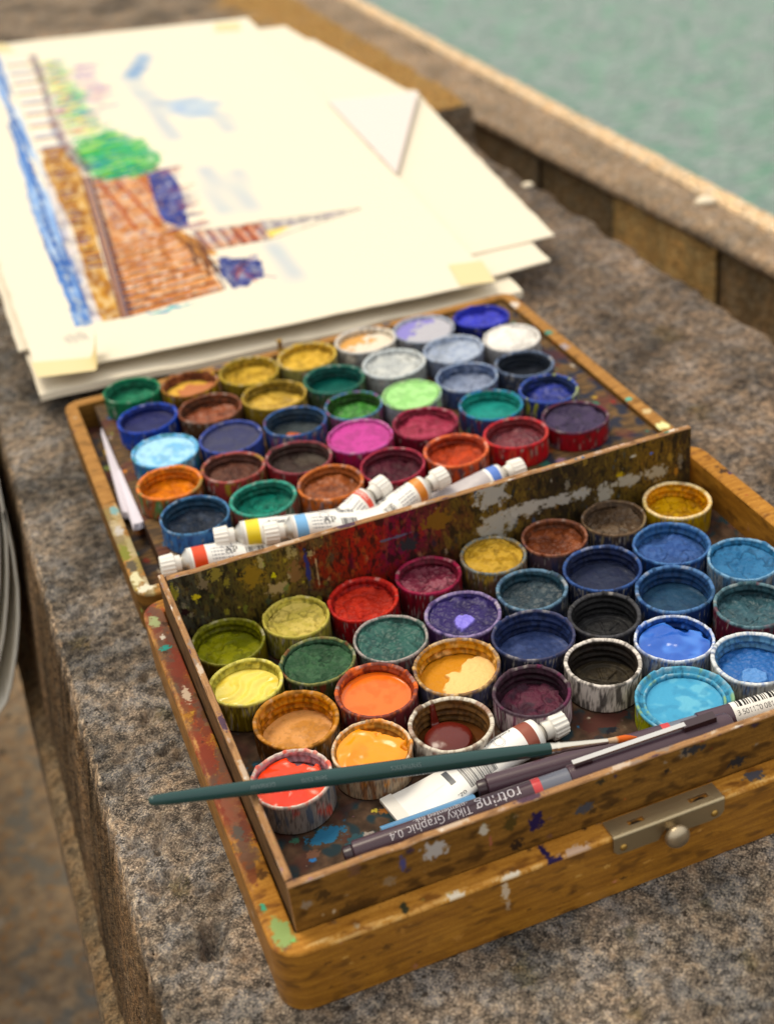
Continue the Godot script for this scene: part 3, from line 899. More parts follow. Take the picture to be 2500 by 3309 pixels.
	var lf := wood(510, 90, px, hexs("4c3822"), hexs("7a5c3c"), hexs("3a2a1c"), 0.2, 610.0)
	flecks(lf, 40, SPLASH, 0.8, 2.6)
	part("upright_board", board(1, 10.95, 177.0, 8.6, 2.4, 9.0, PANEL_TOP), [textured(lf, 0.65), edge_m], box)
	part("upright_board", board(0, 11.3, 237.5, -172.0, 3.0, 9.0, PANEL_TOP + 0.4), [textured(rear_face(), 0.6), edge_m], box)
	# --- lid
	var lt := wood(780, 630, px, hexs("8a5c28"), hexs("bd8c4c"), hexs("6a4a22"), 0.1, 800.0, Rect2i(36, 54, 690, 500))
	for q in 40:
		blot(lt, rng.randf_range(0.5, 8.0) * px, rng.randf_range(5.0, 80.0) * px, 8.0, 16.0, hexs(["8a7a44", "b8a888", "7a6a50", "a89a70"][rng.randi() % 4]), 0.7, 0.6)
	flecks(lt, 400, ["5a4020", "4a341c", "7a6040", "6a5a48"], 1.0, 8.0, 1.0)
	flecks(lt, 300, SPLASH + ["c8c8a0", "d8d0c8"], 0.8, 5.0, 1.2)
	blots(lt, [[248.3, 371.1, 2.9, 3.6, "d8ccc0"], [248.7, 330.0, 2.2, 2.6, "3a8a7c"], [249.1, 245.5, 1.7, 1.6, "4ab0a0"], [250.1, 215.9, 3.6, 2.9, "e0e0a0"], [250.5, 230.7, 2.4, 2.5, "c8b080"], [5.4, 272.2, 2.0, 4.1, "7aa0a0"], [4.1, 254.7, 2.2, 3.9, "b8b0a8"], [2.9, 235.4, 2.4, 6.9, "7a7a30"], [3.5, 224.9, 2.4, 4.5, "5a5040"], [3.4, 215.0, 2.3, 5.2, "d0c8a0"], [5.5, 206.6, 3.5, 2.6, "d8d0b8"], [248.2, 311.3, 2.7, 3.8, "a09090"], [178.9, 386.0, 2.9, 2.0, "4a4a54"], [83.8, 386.0, 3.8, 2.0, "4a4a54"]], px, 0.0, 195.0)
	var lside := wood(1320, 90, px, hexs("5e4018"), hexs("94682c"), hexs("3a2c1c"), 0.16, 910.0)
	flecks(lside, 260, SPLASH, 0.8, 5.0, 1.6)
	part("lid_frame", frame_mesh(1, 254, -201, -389.5, 8.0, 6.6, LID_RIM, func(q: Vector2) -> Vector2: return Vector2(q.x / 260.0, (-q.y - 195.0) / 210.0)), [textured(lside, 0.6), textured(lt, 0.62)], box)
	var li := image_of(640, 500, func(x, y):
		var u: float = x / px
		var v: float = y / px
		var q := hexs("4a3a2a").lerp(hexs("7a5c38"), clampf(0.5 + na.get_noise_2d(u * 1.2, v * 4.0), 0.0, 1.0))
		q = q.lerp(hexs("2c2e3c"), smoothstep(-0.1, 0.4, nb.get_noise_2d(u * 0.35, v * 0.35)) * clampf(u / 120.0, 0.15, 1.0))
		return q.lerp(hexs("5a2c2c"), smoothstep(0.1, 0.5, nc.get_noise_2d(u * 2.0, v * 2.0 + 8.0)) * 0.6))
	flecks(li, 500, SPLASH + ["2a7a60", "c87a30", "5a50a0"], 1.0, 7.0, 1.3)
	var lim := textured(li, 0.7)
	b = MB.new()
	b.box(Vector3(16.0, 5.6, -382.6), Vector3(246.6, LID_FLOOR, -207.8))
	for k in b.v.size():
		b.t[k] = Vector2((b.v[k].x - 0.016) / 0.232, (-b.v[k].z - 0.2078) / 0.175)
	part("lid_insert", b.commit(), lim, box)
	b = MB.new()
	b.box(Vector3(7.4, 1.5, -382.8), Vector3(247.6, 5.5, -207.4))
	for k in b.v.size():
		b.t[k] = Vector2((b.v[k].x - 0.016) / 0.232 + 0.4, (-b.v[k].z - 0.2078) / 0.175)
	part("lid_floor", b.commit(), lim, box)
	latch(box)


# the inner face of the back board, thick with old paint
func rear_face() -> Image:
	var w := 1024
	var h := 156
	var zones := [[0.0, "4a4a40"], [0.06, "3c3826"], [0.12, "564a1e"], [0.2, "6c5a20"], [0.24, "5a4628"], [0.28, "74240f"], [0.35, "96200f"], [0.42, "6c1230"], [0.48, "5a2a20"], [0.54, "5a4418"], [0.60, "66501c"], [0.66, "54401c"], [0.72, "2e2618"], [0.78, "42341a"], [0.86, "5c4818"], [0.93, "6c5018"], [1.0, "3a2c18"]]
	var img := image_of(w, h, func(x, y):
		var u: float = x / float(w)
		var mm := u * 230.0
		var ym: float = y / float(h) * 35.0
		var uu := clampf(u + 0.05 * na.get_noise_2d(mm * 1.0, ym * 0.7) + 0.02 * nb.get_noise_2d(mm * 2.0, ym * 1.0), 0.0, 1.0)
		var k := 0
		while k < zones.size() - 2 and zones[k + 1][0] < uu:
			k += 1
		var f: float = (uu - zones[k][0]) / (zones[k + 1][0] - zones[k][0])
		var q := hexs(zones[k][1]).lerp(hexs(zones[k + 1][1]), clampf(f, 0.0, 1.0))
		var n := na.get_noise_2d(mm * 2.6 + 60.0, ym * 1.1)
		q = q.lerp(hexs("16140f"), smoothstep(0.12, 0.45, n) * 0.6)
		q = q.lerp(hexs("9a7a2c"), smoothstep(0.15, 0.5, nb.get_noise_2d(mm * 1.1, ym * 0.5 + 33.0)) * 0.3)
		return q.lerp(hexs("2c1a16"), smoothstep(0.1, 0.5, nb.get_noise_2d(mm * 3.0 + 7.0, ym * 1.6)) * 0.5))
	var left := ["c8b830", "8a9a30", "a89a80", "2a2a20", "6a7a40", "b8a870", "3a4a3c", "d0c830"]
	var red := ["8a1c14", "a82c1c", "5a1030", "7a1c4a", "c8a890", "2a2438", "b85a28"]
	var right := ["a8842c", "2a2c30", "1c1a18", "7a5a20", "2c4a80", "c8c0b0", "b87a20", "38301c"]
	for k in 420:
		var u := rng.randf()
		var cols: Array = left if u < 0.3 else (red if u < 0.5 else right)
		var r := 0.8 + 6.0 * pow(rng.randf(), 3.0)
		blot(img, u * w, rng.randf() * h, r, r * rng.randf_range(0.9, 3.2), hexs(cols[rng.randi() % cols.size()]), 0.8, rng.randf_range(0.25, 0.8))
	var big := [[147.9, 39.1, 6.6, 6.0, "a8a39a"], [149.8, 24.9, 8.0, 5.7, "a8a39a"], [163.4, 28.1, 9.0, 3.4, "b0aaa0"], [179.0, 27.7, 8.0, 2.8, "a8a39a"], [189.0, 27.6, 4.6, 2.6, "a8a39a"], [199.9, 24.2, 3.6, 4.6, "a29c90"], [212.4, 27.2, 8.4, 2.5, "a8a090"], [225.7, 26.9, 4.6, 3.2, "a09680"], [207.3, 31.1, 2.0, 1.4, "b89a10"], [20.8, 32.8, 1.9, 1.4, "d8c420"], [52.6, 32.0, 1.2, 1.4, "c8c010"], [66.6, 31.6, 1.0, 8.7, "2c3070"], [70.5, 27.3, 0.5, 10.2, "b09a70"], [24.7, 37.3, 2.3, 2.2, "7a6a50"], [15.4, 27.2, 1.6, 1.7, "2a1216"], [104.7, 33.0, 7.8, 0.7, "5a5a70"], [109.6, 27.6, 3.9, 3.0, "2c2e32"], [30.0, 39.9, 3.0, 2.8, "8a7a30"], [44.2, 34.9, 4.8, 5.1, "8a6c1c"], [52.9, 25.9, 4.4, 2.9, "a08a60"], [61.3, 30.5, 2.5, 5.2, "7c5a34"], [123.7, 35.0, 6.6, 4.4, "7a5418"], [222.6, 37.0, 0.9, 0.8, "5068c0"], [213.8, 38.2, 1.5, 0.8, "c8c4b8"]]
	for q in big:
		blot(img, (q[0] - 11.3) / 230.5 * w, (PANEL_TOP - q[1]) / 35.0 * h, q[2] / 230.5 * w, q[3] / 35.0 * h, hexs(q[4]), 0.75, 0.95)
	for k in 60:
		blot(img, rng.randf_range(0.58, 0.95) * w, rng.randf_range(0.15, 0.6) * h, 1.4, 1.4, hexs(right[rng.randi() % right.size()]))
	return img


func latch(box: Node3D) -> void:
	var steel := lin("b3a383", 1.0)
	var b := MB.new()
	# top leaf with two slots
	var xs := [106.3, 113.0, 118.4, 134.0, 140.6, 144.6]
	for k in 5:
		if k in [1, 3]:
			b.box(Vector3(xs[k], RIM + 0.05, -6.4), Vector3(xs[k + 1], RIM + 0.75, -3.6), steel)
			b.box(Vector3(xs[k], RIM + 0.05, -1.8), Vector3(xs[k + 1], RIM + 0.75, 0.1), steel)
		else:
			b.box(Vector3(xs[k], RIM + 0.05, -6.4), Vector3(xs[k + 1], RIM + 0.75, 0.1), steel)
	# bend and front leaf, cut at its lower corners and notched for the knob
	var arc := []
	for k in 6:
		var a := PI / 2.0 * k / 5.0
		arc.append(Vector2(0.1 + 0.8 * sin(a), RIM - 0.05 + 0.8 * cos(a)))
	for k in 5:
		var i := b.v.size()
		for x in [106.3, 144.6]:
			b.add(Vector3(x, arc[k].y, arc[k].x), steel); b.add(Vector3(x, arc[k + 1].y, arc[k + 1].x), steel)
		b.quad(i, i + 2, i + 3, i + 1)
	var poly := PackedVector2Array([Vector2(106.3, 25.5), Vector2(106.3, 20.6), Vector2(107.6, 18.9), Vector2(111.0, 18.6), Vector2(121.6, 18.6), Vector2(122.4, 20.4), Vector2(124.2, 22.4), Vector2(128.2, 22.6), Vector2(130.4, 20.6), Vector2(131.2, 18.8), Vector2(140.0, 18.6), Vector2(143.2, 19.2), Vector2(144.6, 21.0), Vector2(144.6, 25.5)])
	slice(b, poly, 0.15, 0.9, steel)
	var plate := part("latch_plate", b.commit(), mat.metal, box)
	for x in [109.6, 141.2]:
		var r := MB.new()
		lathe_z(r, [[0.85, 1.25], [1.2, 1.15], [1.5, 0.7], [1.6, 0.0]], Vector2(x, 21.2), lin("b08c48", 1.0))
		part("rivet", r.commit(), mat.metal, plate)
	var kn := MB.new()
	lathe_z(kn, [[0.3, 1.7], [2.4, 1.7], [2.6, 2.9], [3.0, 3.7], [3.8, 4.1], [4.8, 3.95], [5.8, 3.2], [6.4, 1.9], [6.6, 0.0]], Vector2(126.2, 21.2), lin("b8a88e", 1.0), 32)
	part("knob", kn.commit(), mat.metal, plate)
	# small brass catch standing on the far edge of the lid
	b = MB.new()
	lathe_y(b, [[LID_RIM, 2.2, lin("a8843c")], [LID_RIM + 0.8, 2.2, lin("a8843c")], [LID_RIM + 1.0, 1.1, lin("a8843c")], [LID_RIM + 4.6, 1.1, lin("a8843c")], [LID_RIM + 5.2, 1.6, lin("a8843c")], [LID_RIM + 6.4, 1.5, lin("a8843c")], [LID_RIM + 6.8, 0.0, lin("a8843c")]], 20, Vector3(118.4, 0, -386.4))
	part("lid_catch", b.commit(), mat.metal, box)


func lathe_z(b: MB, rows: Array, at: Vector2, col: Color, seg := 20) -> void:
	var last := -1
	for r in rows:
		var first := b.v.size()
		for k in seg:
			var a := TAU * k / seg
			b.add(Vector3(at.x + cos(a) * r[1], at.y + sin(a) * r[1], r[0]), col)
		if last >= 0:
			b.strip(last, first, seg, true)
		last = first


# a polygon in x, y given thickness from z0 to z1
func slice(b: MB, poly: PackedVector2Array, z0: float, z1: float, col: Color) -> void:
	var ids := Geometry2D.triangulate_polygon(poly)
	for z in [z1, z0]:
		var i := b.v.size()
		for p in poly:
			b.add(Vector3(p.x, p.y, z), col)
		for k in range(0, ids.size(), 3):
			if z == z1:
				b.tri(i + ids[k], i + ids[k + 2], i + ids[k + 1])
			else:
				b.tri(i + ids[k], i + ids[k + 1], i + ids[k + 2])
	for k in poly.size():
		var p := poly[k]
		var q := poly[(k + 1) % poly.size()]
		var i := b.v.size()
		b.add(Vector3(p.x, p.y, z0), col); b.add(Vector3(p.x, p.y, z1), col); b.add(Vector3(q.x, q.y, z1), col); b.add(Vector3(q.x, q.y, z0), col)
		b.quad(i, i + 1, i + 2, i + 3)


# ---------------------------------------------------------------- paint pots: screw caps of bottles
func cup_mesh(r: float, h: float, lip: float, seg: int, base: Color, drip: Color, rim: Color, inner: Color, paint: Color, sd: float, ribs: float, wide: bool) -> ArrayMesh:
	var b := MB.new()
	# rows of radius, height, zone (0 outside, 1 rim, 2 inside), ribbed, threaded
	var rows := [[r - 0.9, 0.0, 0, 0, 0], [r - 0.2, 0.45, 0, 0, 0]]
	for k in 8:
		rows.append([r - 0.1, lerpf(0.8, h - 1.9, k / 7.0), 0, 1, 0])
	rows.append_array([[r - 0.05, h - 1.5, 0, 0, 0], [r, h - 0.5, 1, 0, 0], [r - 0.2, h - 0.12, 1, 0, 0], [r - lip * 0.45, h, 1, 0, 0], [r - lip * 0.78, h - 0.1, 1, 0, 0], [r - lip, h - 0.45, 1, 0, 0]])
	if wide:
		rows.append_array([[r - 1.7, h - 1.6, 2, 0, 0], [r - 2.6, h - 1.8, 2, 0, 0], [r - 3.0, h - 1.0, 1, 0, 0], [r - 3.6, h - 1.0, 1, 0, 0], [r - 4.0, h - 2.0, 2, 0, 0], [r - 4.0, 2.0, 2, 0, 0]])
	else:
		for k in 18:
			rows.append([r - lip - 0.2, lerpf(h - 0.9, 1.6, k / 17.0), 2, 0, 1])
	rows.append_array([[r - 2.4, 1.2, 2, 0, 0], [0.01, 1.2, 2, 0, 0]])
	var white := lin("d8d0c6")
	var dark := lin("2a2420")
	var last := -1
	for j in rows.size():
		var q: Array = rows[j]
		var first := b.v.size()
		for k in seg:
			var a := TAU * k / seg
			var ca := cos(a)
			var sa := sin(a)
			var rad: float = q[0]
			var y: float = q[1]
			rad += r * (0.014 * sin(2.0 * a + sd * 19.0) + 0.009 * sin(3.0 * a + sd * 43.0) + 0.012 * na.get_noise_3d(ca * 8.0 + sd * 60.0, y * 0.5, sa * 8.0))
			if q[3] == 1 and ribs > 0.0 and k % 2 == 1:
				rad -= ribs
			if q[4] == 1:
				var ph := fposmod((h - y) / 2.7 - a / TAU + sd, 1.0)
				rad -= 0.9 * smoothstep(0.30, 0.5, ph) * (1.0 - smoothstep(0.62, 0.8, ph)) * smoothstep(0.8, 2.2, h - y)
			if q[2] == 1:
				y += 0.3 * na.get_noise_3d(ca * r * 0.9 + sd * 40.0, 5.0, sa * r * 0.9) + 0.08 * nb.get_noise_3d(ca * r * 2.0 + sd * 40.0, 2.0, sa * r * 2.0)
				rad += 0.12 * nb.get_noise_3d(ca * r * 1.2 + sd * 40.0, 9.0, sa * r * 1.6)
			var crust := 0.0
			if q[2] == 1:
				crust = smoothstep(0.18, 0.42, na.get_noise_3d(ca * r * 1.3 + sd * 91.0, 2.0, sa * r * 1.3))
				y += 0.45 * crust * (0.6 + nb.get_noise_3d(ca * r * 3.0, sd * 30.0, sa * r * 3.0))
				rad += 0.22 * crust
			var col: Color
			if q[2] == 0:
				var s := nb.get_noise_3d(ca * r * 1.5 + sd * 31.0, y * 0.30, sa * r * 1.5)
				var s2 := na.get_noise_3d(ca * r * 1.1 + sd * 77.0, y * 0.55, sa * r * 1.1)
				var s3 := nb.get_noise_3d(ca * r * 6.5 - sd * 11.0, y * 0.7, sa * r * 6.5)
				col = base.lerp(drip, smoothstep(0.05, 0.3, s) * 0.85)
				col = col.lerp(paint, smoothstep(0.12, 0.4, s2) * 0.75)
				col = col.lerp(dark, smoothstep(-0.05, 0.35, s3 + 0.6 * s2) * 0.7)
				col = col.lerp(white, smoothstep(0.3, 0.5, s3 + 0.5 * s2) * 0.35)
			elif q[2] == 1:
				var s := nb.get_noise_3d(ca * r * 2.0 + sd * 57.0, y * 1.2, sa * r * 2.0)
				var s2 := na.get_noise_3d(ca * r * 1.3 + sd * 19.0, 3.0 + y * 0.6, sa * r * 1.3)
				col = rim.lerp(paint, smoothstep(0.1, 0.45, s) * 0.55)
				col = col.lerp(white, smoothstep(0.2, 0.5, s2) * 0.30)
				col = col.lerp(paint, crust * 0.8)
				col = col.lerp(inner, smoothstep(0.15, 0.45, -s) * 0.5)
				col = col.lerp(drip, smoothstep(0.15, 0.4, -s2) * 0.6)
				col = col.lerp(dark, smoothstep(0.2, 0.5, na.get_noise_3d(ca * r * 2.6 - sd * 40.0, y, sa * r * 2.6)) * 0.5)
			else:
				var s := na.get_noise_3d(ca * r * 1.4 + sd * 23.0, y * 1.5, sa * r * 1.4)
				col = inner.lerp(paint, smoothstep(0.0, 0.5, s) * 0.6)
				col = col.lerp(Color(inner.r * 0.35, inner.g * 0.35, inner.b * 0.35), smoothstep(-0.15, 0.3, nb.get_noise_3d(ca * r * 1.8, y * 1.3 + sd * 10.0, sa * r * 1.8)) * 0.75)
			b.add(Vector3(ca * rad, y, sa * rad), col)
		if last >= 0:
			b.strip(first, last, seg, true)
		last = first
	return b.commit()


func paint_mesh(r: float, h: float, fill: float, kind: String, p1: Color, p2: Color, inner: Color, sd: float, seg: int) -> ArrayMesh:
	var b := MB.new()
	var pr := r - 1.75 if kind != "lid" else r - 4.05
	var rings := 26 if seg < 100 else 40
	var y0 := maxf(1.6, h * fill)
	var ox := sd * 137.0
	var last := -1
	for j in rings + 1:
		var f := 1.0 - j / float(rings)
		f = pow(f, 0.85)
		var first := b.v.size()
		for k in seg:
			var a := TAU * k / seg
			var wob := 1.0 + 0.014 * sin(2.0 * a + sd * 19.0) + 0.009 * sin(3.0 * a + sd * 43.0)
			var x := cos(a) * pr * f * wob
			var z := sin(a) * pr * f * wob
			var y := y0
			var col := p1
			var n1 := na.get_noise_3d(x * 1.2 + ox, 0.0, z * 1.2)
			var n2 := nb.get_noise_3d(x * 1.9 + ox, 4.0, z * 1.9)
			var tone := nb.get_noise_3d(x * 0.7 + ox, 8.0, z * 0.7)
			var broad := na.get_noise_3d(x * 0.6 + ox, 33.0, z * 0.6)
			var crack := 1.0 - smoothstep(0.02, 0.07, absf(na.get_noise_3d(x * 0.75 + ox, 44.0, z * 0.75)))
			match kind:
				"flat":
					y += 0.25 * n1 + 0.10 * n2 + 0.4 * smoothstep(0.8, 1.0, f)
					col = p1.lerp(p2, smoothstep(-0.15, 0.35, n1 + 0.4 * tone))
					col = col.lerp(Color(p1.r * 0.6, p1.g * 0.6, p1.b * 0.6), smoothstep(0.1, 0.4, n2 + 0.5 * tone) * 0.45)
				"pool":
					y += 0.08 * n1 + 0.35 * smoothstep(0.88, 1.0, f)
					col = p1.lerp(p2, smoothstep(0.1, 0.5, n1))
				"dry":
					var dug := smoothstep(0.1, 0.5, nb.get_noise_3d(x * 0.55 + ox, 60.0, z * 0.55))
					y += 0.9 * broad + 0.3 * n1 + 0.12 * n2 + 0.9 * smoothstep(0.72, 1.0, f) - 0.9 * dug - 0.35 * crack
					col = p1.lerp(p2, smoothstep(-0.2, 0.3, n1 + 0.5 * tone))
					col = col.lerp(Color(p2.r * 0.5, p2.g * 0.5, p2.b * 0.5), maxf(crack * 0.7, smoothstep(0.2, 0.5, n2) * 0.5))
				"lump", "heap":
					var rg := 1.0 - absf(nb.get_noise_3d(x * 0.75 + ox, 15.0, z * 0.75)) * 2.2
					y += 1.9 * broad + 0.6 * n1 + 0.8 * maxf(rg, 0.0) * (0.5 + 0.5 * n2) - 0.4 + 0.12 * n2 - 0.4 * crack
					if kind == "heap":
						y += 1.6 * (1.0 - f * f)
					col = p1.lerp(p2, smoothstep(-0.1, 0.35, tone + 0.5 * n2))
					col = col.lerp(Color(p1.r * 0.55, p1.g * 0.55, p1.b * 0.55), maxf(crack * 0.75, smoothstep(0.05, 0.4, -broad) * 0.6))
				"dab":
					y += 0.9 * n1 + 0.5 * n2
					var e := sqrt(pow(x + 1.6, 2.0) + pow(z - 2.6, 2.0)) / (pr * 0.36) + 0.9 * n1
					var k2 := 1.0 - smoothstep(0.8, 1.05, e)
					y += 1.2 * k2
					col = p1.lerp(Color(p1.r * 0.5, p1.g * 0.5, p1.b * 0.5), smoothstep(0.0, 0.4, -n1) * 0.6).lerp(p2, k2)
				"half":
					var e := (x * 0.5 + z * 0.85) / pr + 0.7 * n1 + 0.2
					var k2 := smoothstep(-0.08, 0.08, e)
					y += 0.5 * n1 + 0.2 * n2 + 0.9 * k2 - 0.3
					col = p2.lerp(p1, k2)
				"swirl":
					var wx := x + 2.4 * na.get_noise_3d(x * 0.8 + ox, 2.0, z * 0.8)
					var wz := z + 2.4 * na.get_noise_3d(x * 0.8 + ox, 30.0, z * 0.8)
					var s := sin((wx * 0.65 + wz * 0.9) + 1.6 * sin(wx * 0.35 - wz * 0.2))
					y += 0.6 * s * (1.0 - f * f * f) + 0.6 * na.get_noise_3d(x * 0.5 + ox, 70.0, z * 0.5)
					col = p1.lerp(p2, smoothstep(0.0, 0.6, n1 - 0.2 * s))
				"wet":
					var g1 := na.get_noise_3d(x * 0.55 + ox, 21.0, z * 0.55)
					var g2 := na.get_noise_3d(x * 0.55 + ox, 51.0, z * 0.55)
					var s := sin(x * 0.42 + 3.0 * g1 + sd * 9.0) * cos(z * 0.45 - 3.0 * g2)
					y += 0.7 * s * (1.0 - 0.6 * f * f) + 0.5 * (1.0 - f * f)
					col = p1.lerp(p2, smoothstep(0.05, 0.35, g1))
					# the fill has sunk away from one side of the wall
					var e := (x * 0.75 - z * 0.62) / pr + 0.35 * n1 - 0.62
					var bare := smoothstep(0.0, 0.14, e)
					y -= bare * minf(3.2, y0 * 0.5)
					col = col.lerp(inner, bare)
				"blob":
					var soft := na.get_noise_3d(x * 0.5 + ox, 12.0, z * 0.5)
					y += 0.2 * n1
					var bx := x + 1.2
					var bz := z + 0.6
					var d := sqrt(bx * bx + bz * bz) / (pr * 0.72) + 0.15 * soft
					var k2 := 1.0 - smoothstep(0.85, 1.0, d)
					var neck := absf(x + 3.2 + 0.10 * z) / lerpf(1.5, 2.6, smoothstep(-pr * 0.98, -pr * 0.6, z)) + 0.2 * soft
					var k3 := (1.0 - smoothstep(0.8, 1.1, neck)) * smoothstep(1.0, -2.0, z)
					y += maxf(k2 * (1.6 + 3.4 * sqrt(maxf(0.0, 1.0 - d * d)) + 0.5 * soft), k3 * (2.0 + (h - y0 - 2.6) * smoothstep(-pr * 0.78, -pr * 0.98, z)))
					col = p1.lerp(p2, maxf(k2, k3))
				"star":
					y += 0.25 * n1 + 0.15 * n2
					var m := absf(fposmod(a / TAU * 7.0, 1.0) - 0.5) * f * pr
					y += 0.55 * (1.0 - smoothstep(0.25, 0.6, m)) * smoothstep(0.12, 0.2, f) * (1.0 - smoothstep(0.6, 0.68, f))
					y += 1.0 * smoothstep(0.74, 0.8, f)
					col = p1.lerp(p2, smoothstep(0.0, 0.4, tone + n2))
				"lid":
					y += 0.18 * n1 + 0.08 * n2 + 0.3 * smoothstep(0.9, 1.0, f)
					col = p1.lerp(p2, smoothstep(-0.1, 0.3, n1 + 0.15 * sin(f * 12.0)))
					col = col.lerp(Color(p1.r * 0.7, p1.g * 0.75, p1.b * 0.8), smoothstep(0.15, 0.4, tone) * 0.5)
			b.add(Vector3(x, minf(y, h + 2.0), z), col)
		if last >= 0:
			b.strip(first, last, seg, true)
		last = first
	return b.commit()


func pots() -> void:
	for k in pot_rows.size():
		var q: Array = pot_rows[k]
		var lid := k < POTS_IN_LID
		var floor_y := LID_FLOOR if lid else BASE_FLOOR
		var h := (11.0 if lid else 12.5) + rng.randf_range(-0.7, 0.5)
		var kind: String = q[4]
		if kind == "lid":
			h = 11.0
		var t := thing("paint_pot", q[11], "paint pot", Vector3(q[0], floor_y + 0.05, q[1]), "paint pots in the lid" if lid else "paint pots in the base tray")
		var sd := fposmod(k * 0.6180339, 1.0)
		t.rotation = Vector3(rng.randf_range(-0.025, 0.025), 0.0, rng.randf_range(-0.025, 0.025))
		var gain := 1.0
		var seg := 112 if lid else 200
		var lip: float = [1.1, 1.5, 1.25, 1.0, 1.4][k * 3 % 5]
		part("cup", cup_mesh(q[2], h, lip, seg, rich(q[9]), rich(q[10]), rich(q[8], 1.05), rich(q[7], gain), rich(q[5]), sd, (0.0 if k % 7 == 3 else (0.12 if lid else 0.16)), kind == "lid"), mat.cup, t)
		var m: Material = mat.dry
		if kind in ["wet", "swirl", "blob"]:
			m = mat.wet
		elif kind in ["lump", "dab"] and k % 3 != 1:
			m = mat.sheen
		elif kind == "pool":
			m = mat.pool
		elif kind in ["flat", "lid"]:
			m = mat.satin
		var fine := 84 if lid else 150
		part("paint", paint_mesh(q[2], h, q[3], kind, rich(q[5], gain), rich(q[6], gain), rich(q[7], gain), sd, fine), m, t)


# ---------------------------------------------------------------- papers
# a sheet with slightly torn edges; corners are x, -z pairs
func sheet_mesh(corners: Array, y0: float, y1: float, wave: float, sd: float, uv := false) -> ArrayMesh:
	var pts := PackedVector2Array()
	for k in range(0, corners.size(), 2):
		var p := Vector2(corners[k], corners[k + 1])
		var m := (k + 2) % corners.size()
		var q := Vector2(corners[m], corners[m + 1])
		var n := maxi(2, int(p.distance_to(q) / 9.0))
		var side := (q - p).orthogonal().normalized()
		for j in n:
			var s := p.lerp(q, j / float(n))
			pts.append(s + side * (0.9 * na.get_noise_2d(s.x * 1.4 + sd, s.y * 1.4) + 0.6 * nb.get_noise_2d(s.x * 2.0, s.y * 2.0 + sd)))
	# inner points, so that the sheet can bend
	var box := Rect2(pts[0], Vector2.ZERO)
	for p in pts:
		box = box.expand(p)
	var all := pts.duplicate()
	var gx := box.position.x + 12.0
	while gx < box.end.x:
		var gy := box.position.y + 12.0
		while gy < box.end.y:
			if Geometry2D.is_point_in_polygon(Vector2(gx, gy), pts):
				all.append(Vector2(gx, gy))
			gy += 24.0
		gx += 24.0
	var ids := Geometry2D.triangulate_delaunay(all)
	var b := MB.new()
	var lift := func(p: Vector2) -> float:
		return wave * (0.5 + nc.get_noise_2d(p.x * 0.7 + sd, p.y * 0.7))
	var col := lin("e3d9c4")
	for top in 2:
		var i := b.v.size()
		for p in all:
			b.add(Vector3(p.x, (y1 if top == 0 else y0) + lift.call(p), -p.y), col, Vector2((p.x + 10.0) / 330.0, (p.y - 390.0) / 860.0))
		for k in range(0, ids.size(), 3):
			var mid := (all[ids[k]] + all[ids[k + 1]] + all[ids[k + 2]]) / 3.0
			if not Geometry2D.is_point_in_polygon(mid, pts):
				continue
			var cw := (all[ids[k + 1]] - all[ids[k]]).cross(all[ids[k + 2]] - all[ids[k]]) > 0.0
			if cw == (top == 0):
				b.tri(i + ids[k], i + ids[k + 2], i + ids[k + 1])
			else:
				b.tri(i + ids[k], i + ids[k + 1], i + ids[k + 2])
	for k in pts.size():
		var p := pts[k]
		var q := pts[(k + 1) % pts.size()]
		var i := b.v.size()
		b.add(Vector3(p.x, y0 + lift.call(p), -p.y), col, Vector2(0.02, 0.98)); b.add(Vector3(p.x, y1 + lift.call(p), -p.y), col, Vector2(0.02, 0.98))
		b.add(Vector3(q.x, y1 + lift.call(q), -q.y), col, Vector2(0.02, 0.98)); b.add(Vector3(q.x, y0 + lift.call(q), -q.y), col, Vector2(0.02, 0.98))
		b.quad(i, i + 1, i + 2, i + 3)
	return b.commit()


const ART := {
	"water": [46,1120,50,1040,49,997,40,870,35,780,28,693,26,614,25,561,25,517,22,471,32,471,35,510,37,579,40,653,43,738,44,832,49,915,53,1001,63,1147,58,1218],
	"quay": [48,770,40,653,37,579,35,510,32,471,38,472,40,527,46,605,50,688,53,766],
	"band": [57,829,72,831,74,751,69,674,58,597,53,522,51,470,38,472,40,527,48,627,49,700,51,781],
	"build": [79,729,118,718,104,608,104,570,114,536,110,476,53,469,55,541,63,617,70,673],
	"roof": [117,713,131,714,132,679,124,624,116,585,104,608,109,661],
	"roofred": [123,679,138,669,132,651,121,653],
	"tower": [116,580,141,570,161,568,155,535,118,540],
	"spire": [160,571,184,559,213,555,213,550,183,550,157,547],
	"towred": [141,570,157,569,151,538,135,541],
	"towyel": [159,550,176,550,158,537],
	"turret": [120,528,143,506,138,482,117,470,115,493],
	"tree": [77,807,97,826,114,841,116,811,132,798,130,766,137,754,125,719,106,712,80,732,76,774],
	"tree2": [100,1104,118,1104,111,1035,114,968,109,914,113,842,81,845,84,895,91,988],
	"treeyel": [118,1108,110,1116,107,1078,114,1071],
	"pink": [99,1027,116,1030,113,987,97,991],
	"violet": [118,1068,148,1062,130,1010,137,967,113,918,115,985],
	"orangeb": [92,961,112,953,103,927,89,930],
	"teal": [62,470,95,466,80,464,68,463],
	"sky1": [159,1004,186,1070,191,1054,168,977,157,977],
	"sky2": [157,933,164,927,154,781,150,798],
	"sky3": [171,888,194,885,208,858,196,820,177,821,167,852],
	"sky4": [155,691,157,678,148,608,144,615],
	"sky5": [154,531,158,519,155,463,149,467],
	"bridge": [90,1144,97,1144,92,1051,82,936,78,826,84,756,77,737,69,793,71,875,80,971,88,1084],
}


# the watercolour: a town by a river, ink and wash, drawn in the sheet's own millimetres
# (x across the sheet, z along it; the picture's upright runs along x)
const ART_PX := 2.0


